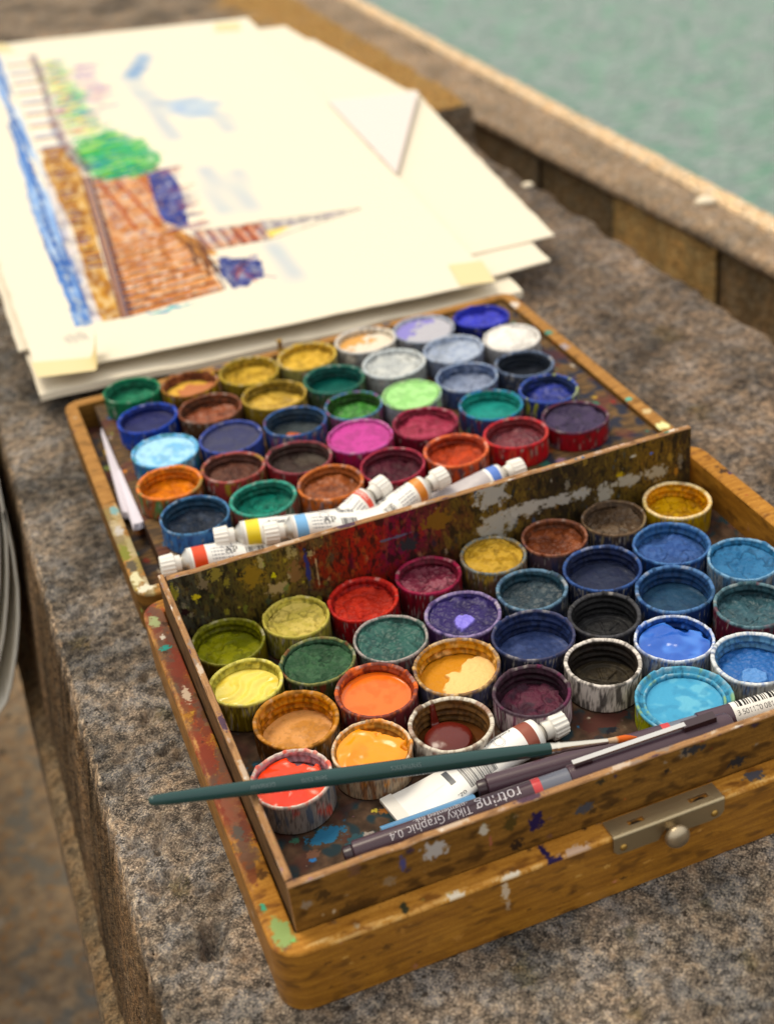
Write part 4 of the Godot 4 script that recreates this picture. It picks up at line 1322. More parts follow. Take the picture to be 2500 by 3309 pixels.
func ink(img: Image, x0: float, z0: float, x1: float, z1: float, width: float, c: Color, a: float) -> void:
	var p := Vector2((x0 + 10.0) * ART_PX, (z0 - 390.0) * ART_PX)
	var q := Vector2((x1 + 10.0) * ART_PX, (z1 - 390.0) * ART_PX)
	var n := int(p.distance_to(q)) + 1
	var r := width * ART_PX * 0.5
	var w := img.get_width()
	var h := img.get_height()
	for k in n + 1:
		var s := p.lerp(q, k / float(n))
		s.x += 0.6 * nb.get_noise_2d(s.x * 0.2, s.y * 0.2)
		var fade := a * clampf(0.75 + 0.9 * nb.get_noise_2d(s.x * 0.7 + 9.0, s.y * 0.7), 0.15, 1.0)
		for dy in range(-int(r + 0.5), int(r + 0.5) + 1):
			for dx in range(-int(r + 0.5), int(r + 0.5) + 1):
				if dx * dx + dy * dy <= r * r + 0.3:
					var x := int(s.x) + dx
					var y := int(s.y) + dy
					if x >= 0 and y >= 0 and x < w and y < h:
						img.set_pixel(x, y, img.get_pixel(x, y).lerp(c, fade))


func wash(img: Image, key: String, c1: String, c2: String, cover: float, soft: float) -> void:
	var pts := PackedVector2Array()
	var list: Array = ART[key]
	for k in range(0, list.size(), 2):
		pts.append(Vector2((list[k] + 10.0) * ART_PX, (list[k + 1] - 390.0) * ART_PX))
	var box := Rect2(pts[0], Vector2.ZERO)
	for p in pts:
		box = box.expand(p)
	box = box.grow(10.0)
	var a1 := hexs(c1)
	var a2 := hexs(c2)
	for y in range(maxi(0, int(box.position.y)), mini(img.get_height(), int(box.end.y))):
		for x in range(maxi(0, int(box.position.x)), mini(img.get_width(), int(box.end.x))):
			var n := na.get_noise_2d(x * 0.5, y * 0.25)
			var p := Vector2(x + soft * 14.0 * n, y + soft * 26.0 * nb.get_noise_2d(x * 0.25, y * 0.18))
			if Geometry2D.is_point_in_polygon(p, pts):
				var q := a1.lerp(a2, clampf(0.5 + 1.5 * nb.get_noise_2d(x * 0.12 + 7.0, y * 0.09) + 0.6 * n, 0.0, 1.0))
				var a := cover * clampf(0.8 + 0.7 * na.get_noise_2d(x * 0.9, y * 0.35), 0.1, 1.0)
				img.set_pixel(x, y, img.get_pixel(x, y).lerp(q, a))


func outline_ink(img: Image, key: String, c: String, width: float, a: float) -> void:
	var l: Array = ART[key]
	for k in range(0, l.size(), 2):
		var m := (k + 2) % l.size()
		ink(img, l[k], l[k + 1], l[m], l[m + 1], width, hexs(c), a)


func art_image() -> Image:
	var g := RandomNumberGenerator.new()
	g.seed = 4242
	var w := int(330 * ART_PX)
	var h := int(860 * ART_PX)
	var img := Image.create(w, h, false, Image.FORMAT_RGB8)
	img.fill(hexs("e3d9c4"))
	# soft wet washes of the sky, then the sharp work on top
	wash(img, "sky1", "3e70b4", "7ca0d0", 0.8, 0.8)
	wash(img, "sky3", "6c94c8", "a4bedc", 0.7, 0.8)
	for q in [[164, 1000, 158, 925], [160, 930, 152, 780], [166, 900, 176, 850], [200, 830, 196, 770], [156, 700, 146, 600], [172, 680, 160, 590], [157, 530, 152, 462], [190, 1070, 176, 1000]]:
		for k in 5:
			ink(img, q[0] + g.randf_range(-2, 2), q[1] + g.randf_range(-8, 8), q[2] + g.randf_range(-2, 2), q[3] + g.randf_range(-8, 8), 5.0, hexs("8caad0"), 0.045)
	img.resize(w / 20, h / 20, Image.INTERPOLATE_LANCZOS)
	img.resize(w, h, Image.INTERPOLATE_CUBIC)
	wash(img, "water", "2c5cac", "6c94d0", 0.9, 0.2)
	for k in 70:
		var z := g.randf_range(480.0, 1150.0)
		var x := 29.0 + (z - 480.0) * 0.045 + g.randf_range(-6.0, 6.0)
		ink(img, x, z, x + g.randf_range(0.0, 3.0), z + g.randf_range(30.0, 90.0), 2.0, hexs(["1e4690", "8cb0e0", "3a6cb8", "b8d0ee"][k % 4]), 0.4)
	wash(img, "quay", "c8c0c8", "8c8494", 0.7, 0.2)
	wash(img, "band", "b87c1c", "8c5418", 0.95, 0.15)
	wash(img, "build", "d0905c", "b46c34", 1.0, 0.15)
	# street edge between quay and facade, joined to the tower
	for k in 5:
		ink(img, 50.0 + k * 1.3, 470.0, 73.0 + k * 1.3, 735.0, 2.2, hexs(["5c4450", "a87040", "786878", "c8a080", "4a3440"][k]), 0.7)
	for k in 9:
		ink(img, 100.0 + k * 2.0, 612.0 - k * 6.0, 112.0 + k * 1.0, 540.0 - k, 4.0, hexs(["b47430", "8c5028", "c89048"][k % 3]), 0.8)
	# near facade: upright bands with windows between
	for k in 11:
		var z := 474.0 + k * 10.6
		var xa := 55.0 + k * 0.9
		var xb := 110.0 - k * 0.5
		ink(img, xa, z, xb, z + 2.0, 2.6, hexs(["d0781c", "c06c24", "dc8c34"][k % 3]), 0.9)
		ink(img, xa, z + 2.6, xb, z + 4.6, 1.2, hexs("3a2018"), 0.8)
		for j in 13:
			var x := xa + 3.0 + j * 4.0
			if x < xb - 2.0:
				ink(img, x + g.randf_range(-0.8, 0.8), z + 5.6 + g.randf_range(-0.6, 0.6), x + g.randf_range(1.0, 2.4), z + 5.8, g.randf_range(1.4, 2.6), hexs(["30283c", "e4dcd8", "4a4458", "8c8494", "3c3040", "b8b0b4"][g.randi() % 6]), 0.85)
	for k in 30:
		var z := 585.0 + k * 5.0
		ink(img, 104.0 + (z - 585.0) * 0.09, z, 114.0 + (z - 585.0) * 0.09, z + 2.0, 3.0, hexs(["8c4c28", "2c2c6c", "b07848", "5c3c4c"][k % 4]), 0.75)
	for k in 22:
		ink(img, 104.0 + g.randf() * 10.0, 500.0 + g.randf() * 80.0, 112.0 + g.randf() * 8.0, 500.0 + g.randf() * 80.0, 1.6, hexs(["6c3c20", "2a2030", "b47838"][k % 3]), 0.7)
	# far facade: rosy grey stone with rust courses
	for k in 150:
		var z := g.randf_range(590.0, 726.0)
		var x := g.randf_range(72.0, 112.0)
		ink(img, x, z, x + g.randf_range(2.0, 5.0), z + g.randf_range(-2.0, 2.0), 2.0, hexs(["b0a0a8", "d8c4bc", "8c7480", "c88858", "5c4858"][k % 5]), 0.75)
	for q in [[101, 604, 93, 726], [86, 604, 82, 728], [111, 640, 110, 722]]:
		ink(img, q[0], q[1], q[2], q[3], 2.4, hexs("a4481c"), 0.8)
	for k in 44:
		var z := 472.0 + k * 5.8
		ink(img, 56.0 + k * 0.5, z, 104.0 + g.randf_range(-16.0, 6.0), z + 2.0, 0.8, hexs(["2c1c20", "3c2c44", "6c3018"][k % 3]), 0.75)
	# people and boats along the street
	for k in 26:
		var z := 560.0 + k * 10.0 + g.randf_range(-3.0, 3.0)
		var x := 46.0 + (z - 560.0) * 0.05
		ink(img, x, z, x + g.randf_range(4.0, 9.0), z + g.randf_range(-4.0, 4.0), 2.2, hexs(["2c2c74", "3a2458", "8c3c1c", "1e1e3c", "6c4c8c"][k % 5]), 0.75 if k < 9 else 0.45)
	wash(img, "roof", "1c2a7c", "4a5498", 1.0, 0.2)
	wash(img, "turret", "1a2468", "404c88", 1.0, 0.25)
	for k in 46:
		var z := g.randf_range(582.0, 716.0)
		var x := 116.0 + (z - 582.0) * 0.08
		ink(img, x, z, x + g.randf_range(4.0, 18.0), z + g.randf_range(-2.0, 2.0), 1.8, hexs(["1c2670", "b04c30", "3c4488", "8c4450", "141c54"][k % 5]), 0.7)
	for k in 22:
		ink(img, 116.0 + g.randf() * 12.0, 472.0 + g.randf() * 54.0, 126.0 + g.randf() * 18.0, 474.0 + g.randf() * 44.0, 1.3, hexs(["141c54", "b85040", "5c64a0", "2a2a70"][k % 4]), 0.65)
	wash(img, "tower", "8c7490", "c08c68", 0.9, 0.15)
	wash(img, "towred", "b8501c", "a0461c", 0.9, 0.15)
	wash(img, "spire", "5c5868", "948c98", 0.8, 0.2)
	wash(img, "towyel", "ecd850", "e0bc40", 0.9, 0.2)
	for k in 17:
		ink(img, 118.0 + k * 2.5, 541.0 - k * 0.3, 118.0 + k * 2.5, 577.0 - k * 0.6, 0.9, hexs(["2c2444", "8c3c1c", "e8d8c8"][k % 3]), 0.6)
	for q in [[118, 541, 158, 536], [118, 579, 160, 569], [158, 536, 224, 552], [160, 570, 224, 553]]:
		ink(img, q[0], q[1], q[2], q[3], 1.0, hexs("302838"), 0.75)
	wash(img, "teal", "2c9ca8", "2a6cb0", 0.9, 0.3)
	# foliage: strokes that run upwards, along x
	wash(img, "tree", "20944c", "58b050", 0.8, 0.5)
	wash(img, "tree2", "58b888", "b0cc60", 0.45, 0.7)
	wash(img, "violet", "8c78bc", "c89aa8", 0.3, 0.8)
	for k in 420:
		var near := k < 250
		var z := g.randf_range(716.0, 838.0) if near else g.randf_range(845.0, 1108.0)
		var x := g.randf_range(78.0, 112.0) if near else g.randf_range(80.0, 102.0) + (z - 845.0) * 0.02
		var cols := ["0c8040", "1ca058", "48b444", "98cc3c", "20a890", "2c6c9c"] if near else ["1c9c60", "8cd044", "e0e048", "e46c88", "6c58b0", "e4a058", "2cb098", "58489c"]
		var ln := g.randf_range(8.0, 24.0) * (1.0 - 0.5 * absf(z - 777.0) / 61.0) if near else g.randf_range(5.0, 16.0)
		ink(img, x, z, x + ln, z + g.randf_range(-4.0, 4.0), 2.2, hexs(cols[g.randi() % cols.size()]), 0.7)
	for k in 50:
		var z := g.randf_range(905.0, 1075.0)
		var x := g.randf_range(108.0, 128.0)
		ink(img, x, z, x + g.randf_range(6.0, 22.0), z + g.randf_range(-5.0, 5.0), 1.6, hexs(["6854ac", "8c78bc", "b88098", "4c4090", "c8a070"][k % 5]), 0.5)
	# bridge: deck, piers and parapet
	wash(img, "bridge", "3a3454", "6c505c", 0.6, 0.2)
	for k in 9:
		var z := 820.0 + k * 37.0
		var x := 54.0 + k * 1.6
		ink(img, x, z, x + 22.0, z - 6.0, 4.2, hexs(["9c5c34", "6a4c70", "b87840"][k % 3]), 0.7)
		ink(img, x + 1.0, z + 4.0, x + 20.0, z - 2.0, 1.0, hexs("2a2438"), 0.7)
		ink(img, x + 2.0, z + 12.0, x + 18.0, z + 8.0, 5.0, hexs("a8c0e4"), 0.35)
	for k in 90:
		var z := 740.0 + k * 4.4
		ink(img, 72.0 + k * 0.2, z, 80.0 + k * 0.2, z + g.randf_range(-7.0, 7.0), 0.8, hexs(["241e34", "4a3a54"][k % 2]), 0.6)
	for q in [[54, 470, 112, 476], [112, 476, 116, 536], [53, 470, 78, 730], [78, 730, 118, 719]]:
		ink(img, q[0], q[1], q[2], q[3], 1.0, hexs("3a2430"), 0.7)
	# signature
	for k in 9:
		ink(img, 14.0 + k * 1.4, 462.0 + (k * 5 % 4), 16.0 + k * 1.4, 455.0 - (k * 3 % 5), 0.6, hexs("3a3a4a"), 0.7)
	return img


func papers() -> void:
	var cover := plain(0.8)
	var b := MB.new()
	b.box(Vector3(25, 0.9, -1080), Vector3(235, 10.0, -440), lin("4a3826"))
	single("portfolio_board", b.commit(), cover, "dark brown portfolio lying on the slab under the stack of paper", "portfolio")
	var heap := [
		["thick cream sheet lowest in the stack, its near edge just behind the lid", [-8, 415, 128, 404, 265, 395, 300, 900, 0, 950], 10.2, 14.0, 2.2],
		["cream sheet slipped out to the pavement side of the stack", [-11, 473, 150, 460, 160, 1000, -5, 1000], 16.3, 17.3, 0.4],
		["cream sheet with a torn right corner just above the lowest sheet", [0, 440, 257, 415, 294, 417, 310, 700, 20, 720], 17.9, 19.0, 0.4],
		["cream sheet with the longest right-hand corner over the stone", [60, 450, 311, 447, 330, 600, 356, 790, 100, 820], 19.5, 20.4, 0.3],
		["cream sheet at the far right of the stack by the lichen", [60, 800, 335, 1000, 333, 1077, 60, 1150], 20.8, 21.4, 0.2],
		["cream sheet with a stepped right edge beside the folded triangle", [60, 700, 350, 765, 338, 1004, 60, 1080], 21.7, 22.2, 0.2],
	]
	for k in heap.size():
		var q: Array = heap[k]
		single("paper_sheet", sheet_mesh(q[1], q[2], q[3], q[4], k * 71.0), mat.paper, q[0], "paper sheet", "loose sheets in the stack")
	var art := StandardMaterial3D.new()
	art.albedo_texture = texture(art_image())
	art.roughness = 0.85
	art.metallic_specular = 0.28
	art.texture_repeat = false
	var top := thing("watercolour_painting", "unfinished watercolour of a riverside town with a spire, taped down at its corners", "painting")
	part("sheet", sheet_mesh([-6, 423, 122, 410, 250, 399, 281, 765, 311, 1131, 0, 1240], 22.5, 23.4, 0.15, 333.0), art, top)
	var tape := plain(0.6)
	var tapes := [[-7, 439.6, 23, 427.4, 23.4, 410.3, -6.7, 418.5], [236, 434, 255, 428, 249.1, 397, 230, 402.5], [276, 1131, 298, 1116, 290, 1083, 268, 1096], [60, 1230, 76, 1212, 82, 1170, 64, 1180]]
	for k in tapes.size():
		var m := MB.new()
		var q: Array = tapes[k]
		for j in range(0, 8, 2):
			m.add(Vector3(q[j], 23.85 + 0.05 * (j % 4), -q[j + 1]), lin("ddcc9c"))
		for j in range(0, 8, 2):
			m.add(Vector3(q[j], 23.7, -q[j + 1]), lin("ddcc9c"))
		m.quad(0, 1, 2, 3)
		m.quad(4, 7, 6, 5)
		for j in 4:
			m.quad(j, j + 4, (j + 1) % 4 + 4, (j + 1) % 4)
		part("tape", m.commit(), tape, top)
	# the loose end of the near tape curls up
	var curl := MB.new()
	var last := -1
	for k in 10:
		var f := k / 9.0
		var i := curl.v.size()
		curl.add(Vector3(23.0 + 7.0 * f, 23.9 + 12.0 * f * f, -427.0 - 8.0 * f), lin("d8c690")); curl.add(Vector3(23.4 + 3.0 * f, 23.9 + 9.0 * f * f, -411.0 - 4.0 * f), lin("d8c690"))
		if last >= 0:
			curl.strip(last, i, 2, false)
		last = i
	part("tape_curl", curl.commit(), tape, top)
	b = MB.new()
	for y in [24.6, 24.2]:
		b.add(Vector3(283, y + 0.3, -794), lin("ddd3cd")); b.add(Vector3(351, y + 1.2, -766), lin("ddd3cd")); b.add(Vector3(267, y, -598), lin("ddd3cd"))
	b.tri(0, 1, 2); b.tri(3, 5, 4)
	for k in 3:
		b.quad(k, k + 3, (k + 1) % 3 + 3, (k + 1) % 3)
	single("folded_paper_corner", b.commit(), mat.paper, "pale lilac triangle of folded paper lying across the right edge of the stack", "paper piece")
	# sheets curling out of a portfolio that stands on the pavement beside the parapet
	var port := thing("standing_portfolio", "portfolio standing on the pavement beside the slab with white sheets curling out", "portfolio")
	b = MB.new()
	b.box(Vector3(-190, -350, -760), Vector3(-176, -20, -335), lin("3a3026"))
	part("board", b.commit(), cover, port)
	var curves := [[[-39.2, 17.0], [-40.6, -0.2], [-43.0, -15.6], [-46.8, -32.9], [-51.6, -50.2], [-57.5, -67.7], [-65.0, -85.0], [-90, -125], [-130, -160], [-176, -180]],
		[[-40.2, 1.5], [-41.4, -21.7], [-44.3, -43.2], [-48.4, -61.2], [-54.0, -79.0], [-60.8, -96.9], [-65.9, -107.5], [-72.0, -114.0], [-120, -170], [-176, -200]]]
	for k in 3:
		var m := MB.new()
		var cv := Curve2D.new()
		var o: Array = curves[k % 2]
		for j in o.size():
			cv.add_point(Vector2(o[j][0] - [0.0, 0.0, 3.2, 3.6, 7.0][k] - 0.5 * (k / 2) * j, o[j][1] - [0.0, 0.0, 2.0, -3.0, 4.0][k]))
		var pts := cv.tessellate_even_length(4, 4.0)
		var l := -1
		for p in pts:
			var i := m.v.size()
			for q in [[0.0, -330.0], [0.0, -480.0], [-1.8, -480.0], [-1.8, -330.0]]:
				m.add(Vector3(p.x + q[0], p.y + q[0] * 0.4, q[1]), lin("f2efe6"))
			if l >= 0:
				m.strip(l, i, 4, true)
			l = i
		part("sheet", m.commit(), mat.paper, port)


# ---------------------------------------------------------------- tubes
# a paint tube along +x from its cap to its crimped end; the node sits at the middle of the cap's tip
func tube(t: Node3D, length: float, r: float, wide: float, label_image: Image, sag := 1.0) -> Callable:
	var white := lin("f0ece4")
	var b := MB.new()
	lathe_x(b, [[0.3, 0.0, white], [0.3, 3.5, white], [0.0, 3.9, white], [0.25, 4.4, white, 1], [5.6, 4.7, white, 1], [6.0, 4.3, white], [6.1, 3.5, white], [8.4, 3.4, white], [8.6, 2.6, white]], 64, 0.18, 16)
	part("cap", b.commit(), mat.cap, t)
	b = MB.new()
	var steel := lin("d8d4cc")
	lathe_x(b, [[8.3, 2.5, steel], [9.0, 2.5, steel], [9.2, 3.0, steel], [9.8, 3.6, steel], [10.9, r * 0.86, steel], [11.6, r * 0.97, steel]], 40)
	part("shoulder", b.commit(), mat.metal, t)
	var at := func(s: float, a: float) -> Vector3:
		var e := smoothstep(0.0, 1.0, s)
		var hw := lerpf(r, wide, pow(s, 0.85))
		var hh := lerpf(r, 0.45, pow(e, 0.9))
		var drop := (r - hh) * 0.75 * sag
		return Vector3(11.4 + s * (length - 11.4), cos(a) * hh - drop + 0.12 * nb.get_noise_2d(s * 40.0, a * 3.0), sin(a) * hw)
	b = MB.new()
	var nseg := 48
	var last := -1
	for j in 41:
		var s := j / 40.0
		var first := b.v.size()
		for k in nseg + 1:
			b.add(at.call(s, TAU * k / nseg), Color.WHITE, Vector2(s, k / float(nseg)))
		if last >= 0:
			b.strip(last, first, nseg + 1, false)
		last = first
	var m := textured(label_image, 0.38, true)
	part("body", b.commit(), m, t)
	b = MB.new()
	var e0: Vector3 = at.call(1.0, 0.0)
	b.box(Vector3(length - 3.6, e0.y - 1.25, -wide - 0.1), Vector3(length + 0.8, e0.y + 0.2, wide + 0.1), lin("e6e2da"))
	part("crimp", b.commit(), mat.cap, t)
	return at


# label of a tube: u along the tube, v round it (0 = top, 0.25 = towards +z)
func label_image(band: String, marks: Array) -> Image:
	var img := Image.create(256, 128, false, Image.FORMAT_RGB8)
	img.fill(hexs("f0eee8"))
	if band != "":
		img.fill_rect(Rect2i(10, 0, 26, 128), hexs(band))
	img.fill_rect(Rect2i(0, 0, 6, 128), hexs("cfccc6"))
	for q in marks:
		img.fill_rect(Rect2i(q[0], posmod(q[1], 128), q[2], q[3]), hexs(q[4]))
	return img


func bars(x: int, y: int, n: int, h: int, along_u := true) -> Array:
	var out := []
	var p := 0
	for k in n:
		var w: int = [1, 2, 1, 3, 1, 1, 2][k * 5 % 7]
		out.append([x + p, y, w, h, "1c1c20"] if along_u else [x, y + p, h, w, "1c1c20"])
		p += w + [1, 2, 1, 1, 2][k % 5]
	return out


func small_print(x: int, y: int, rows: int, wdt: int) -> Array:
	var out := []
	for r in rows:
		var p := 0
		while p < wdt:
			var l := 2 + (p * 7 + r * 5) % 5
			out.append([x + p, y + r * 6, l, 2, "6a6a74"])
			p += l + 2
	return out


func lid_things() -> void:
	var rows := [
		["white paint tube with an orange-red band, its cap in the lid's near corner", Vector3(14.0, 23.2, -213.0), Vector3(80.0, 21.0, -209.6), "e0491c"],
		["white paint tube with a lemon yellow band lying on the orange-banded tube", Vector3(38.6, 27.0, -216.6), Vector3(104.0, 26.2, -205.8), "ecd42c"],
		["white paint tube with a pale blue band, its cap on the yellow-banded tube", Vector3(57.5, 29.4, -206.0), Vector3(116.0, 27.0, -200.6), "7ab4e4"],
		["white paint tube with a red band, its cap between the brown and maroon pots", Vector3(115.6, 30.6, -216.4), Vector3(80.0, 22.5, -203.0), "e4503c"],
		["white paint tube with an ochre-orange band, its cap against the red-orange pot", Vector3(140.6, 30.6, -209.6), Vector3(92.0, 23.0, -201.0), "d8862c"],
		["silvery paint tube with a blue mark, cap just above the back board", Vector3(175.8, 24.6, -208.0), Vector3(124.0, 22.6, -203.0), "5a80d0"],
	]
	for k in rows.size():
		var q: Array = rows[k]
		var t := thing("paint_tube", q[0], "paint tube", q[1], "paint tubes behind the back board")
		t.basis = towards(q[2] - q[1])
		var marks := small_print(46, 4, 4, 40) + small_print(46, 100, 4, 44) + bars(112, 8, 12, 14, true) + bars(112, 110, 12, 14, true) + bars(110, 40, 10, 16, true)
		var img := label_image(q[3], marks)
		if k == 5:
			img.fill_rect(Rect2i(44, 0, 212, 128), hexs("b9b2b4"))
		for c in ([[78, 0], [78, 64], [78, 112]] if k in [0, 2] else []):
			for a in 60:
				var p := Vector2(c[0], c[1]) + Vector2(cos(a * 0.105), sin(a * 0.105)) * 10.0
				img.set_pixel(posmod(int(p.x), 256), posmod(int(p.y), 128), hexs("50505c"))
		var len_: float = (q[2] - q[1]).length()
		var at := tube(t, len_, 5.4, 8.4, img, 0.3)
		var put := func(s0: float, a0: float, up: float) -> Callable:
			return func(x: float, y: float) -> Vector3:
				var s: float = s0 + up * x / (len_ - 11.4)
				var p: Vector3 = at.call(clampf(s, 0.0, 1.0), a0 - up * y / 6.0)
				var an := a0 - up * y / 6.0
				return p + Vector3(0, cos(an) * 0.22, sin(an) * 0.22)
		if k in [0, 2]:
			lettering("lettering", "AP", 4.2, mat.black_ink, t, put.call(0.28, 0.5, 1.0), true)
		elif k == 1:
			lettering("lettering", "Artists'", 3.0, mat.black_ink, t, put.call(0.20, 0.2, 1.0), true)
			lettering("lettering", "Lemon", 3.0, mat.black_ink, t, put.call(0.20, 0.8, 1.0), true)
		elif k == 3:
			lettering("lettering", "Cadmium Scarlet", 2.4, plain(0.5, Color(0.95, 0.93, 0.9), false), t, func(x: float, y: float) -> Vector3:
				var p: Vector3 = at.call(0.08 - y / (len_ - 11.4) * 1.0, -0.9 + x / 7.0)
				return p + Vector3(0, 0.12, 0.05))
	# folded strips of white paper in the gap at the left of the lid
	var strips := [["long folded strip of white paper in the lid's left gap", [15.0, 368, 20.0, 366, 15.0, 278, 8.9, 282], 9.0], ["short folded strip of white paper beside the orange ochre pot's gap", [13.2, 315, 17.0, 318, 15.9, 264, 10.9, 264], 12.2]]
	for k in 2:
		var m := MB.new()
		var q: Array = strips[k][1]
		var y0: float = strips[k][2]
		for lay in 3:
			var i := m.v.size()
			var yy := y0 + lay * 1.3
			for j in range(0, 8, 2):
				m.add(Vector3(q[j] + lay * 0.3, yy + (0.9 if j > 3 else 0.0), -q[j + 1]), lin("e6e0ee"))
			for j in range(0, 8, 2):
				m.add(Vector3(q[j] + lay * 0.3, yy - 1.2 + (0.9 if j > 3 else 0.0), -q[j + 1]), lin("e6e0ee"))
			m.quad(i, i + 1, i + 2, i + 3)
			for j in 4:
				m.quad(i + j, i + j + 4, i + (j + 1) % 4 + 4, i + (j + 1) % 4)
		single("paper_strip", m.commit(), mat.paper, strips[k][0], "paper strip", "paper strips in the lid")


# ---------------------------------------------------------------- pens, brush and tube in the base tray
func pen(label: String, at: Vector3, turned := false) -> Node3D:
	var t := thing("fineliner_pen", label, "pen", at, "dark plum fineliners")
	var plum := lin("4a3440", 1.0)
	var deep := lin("35232c", 1.0)
	var r := 4.3
	var b := MB.new()
	lathe_x(b, [[0.0, 0.0, deep], [0.0, 2.9, deep], [0.4, 3.3, deep], [3.0, 3.5, deep], [3.1, 3.2, deep], [3.5, 3.2, deep]], 40)
	part("end_plug", b.commit(), mat.plastic, t)
	b = MB.new()
	lathe_x(b, [[3.4, 3.2, plum], [3.5, 3.9, plum], [3.9, r, plum], [66.0, r, plum], [66.0, r - 0.1, plum]], 44)
	part("barrel", b.commit(), mat.plastic, t)
	b = MB.new()
	lathe_x(b, [[66.0, r - 0.05, lin("c83c40")], [66.1, r + 0.02, lin("c83c40")], [68.9, r + 0.02, lin("c83c40")], [69.0, r - 0.1, lin("c83c40")]], 44)
	part("red_band", b.commit(), mat.plastic, t)
	b = MB.new()
	lathe_x(b, [[69.0, r - 0.1, lin("6a6e7c")], [79.2, r - 0.1, lin("6a6e7c")]], 44)
	part("grip", b.commit(), mat.plastic, t)
	b = MB.new()
	lathe_x(b, [[79.0, r - 0.3, plum], [79.1, r + 0.35, plum], [79.4, r + 0.5, plum], [134.0, r + 0.3, plum], [136.4, r - 0.2, plum], [137.0, r - 1.0, plum], [137.0, 0.0, plum]], 44)
	var cap := part("cap", b.commit(), mat.plastic, t)
	b = MB.new()
	b.box(Vector3(120.0, 4.2, -2.2), Vector3(131.5, 6.6, 1.0), deep)
	var root := part("clip_root", b.commit(), mat.plastic, cap)
	b = MB.new()
	b.box(Vector3(81.5, 4.4, -1.7), Vector3(87.5, 5.9, 0.6), deep)
	var foot := part("clip_foot", b.commit(), mat.plastic, cap)
	b = MB.new()
	b.box(Vector3(81.0, 6.0, -1.6), Vector3(121.0, 6.7, 0.3), lin("e0dcd8"))
	var clip := part("clip", b.commit(), mat.chrome, cap)
	if turned:
		for o in [root, foot, clip]:
			o.rotation.x = 2.6
	return t


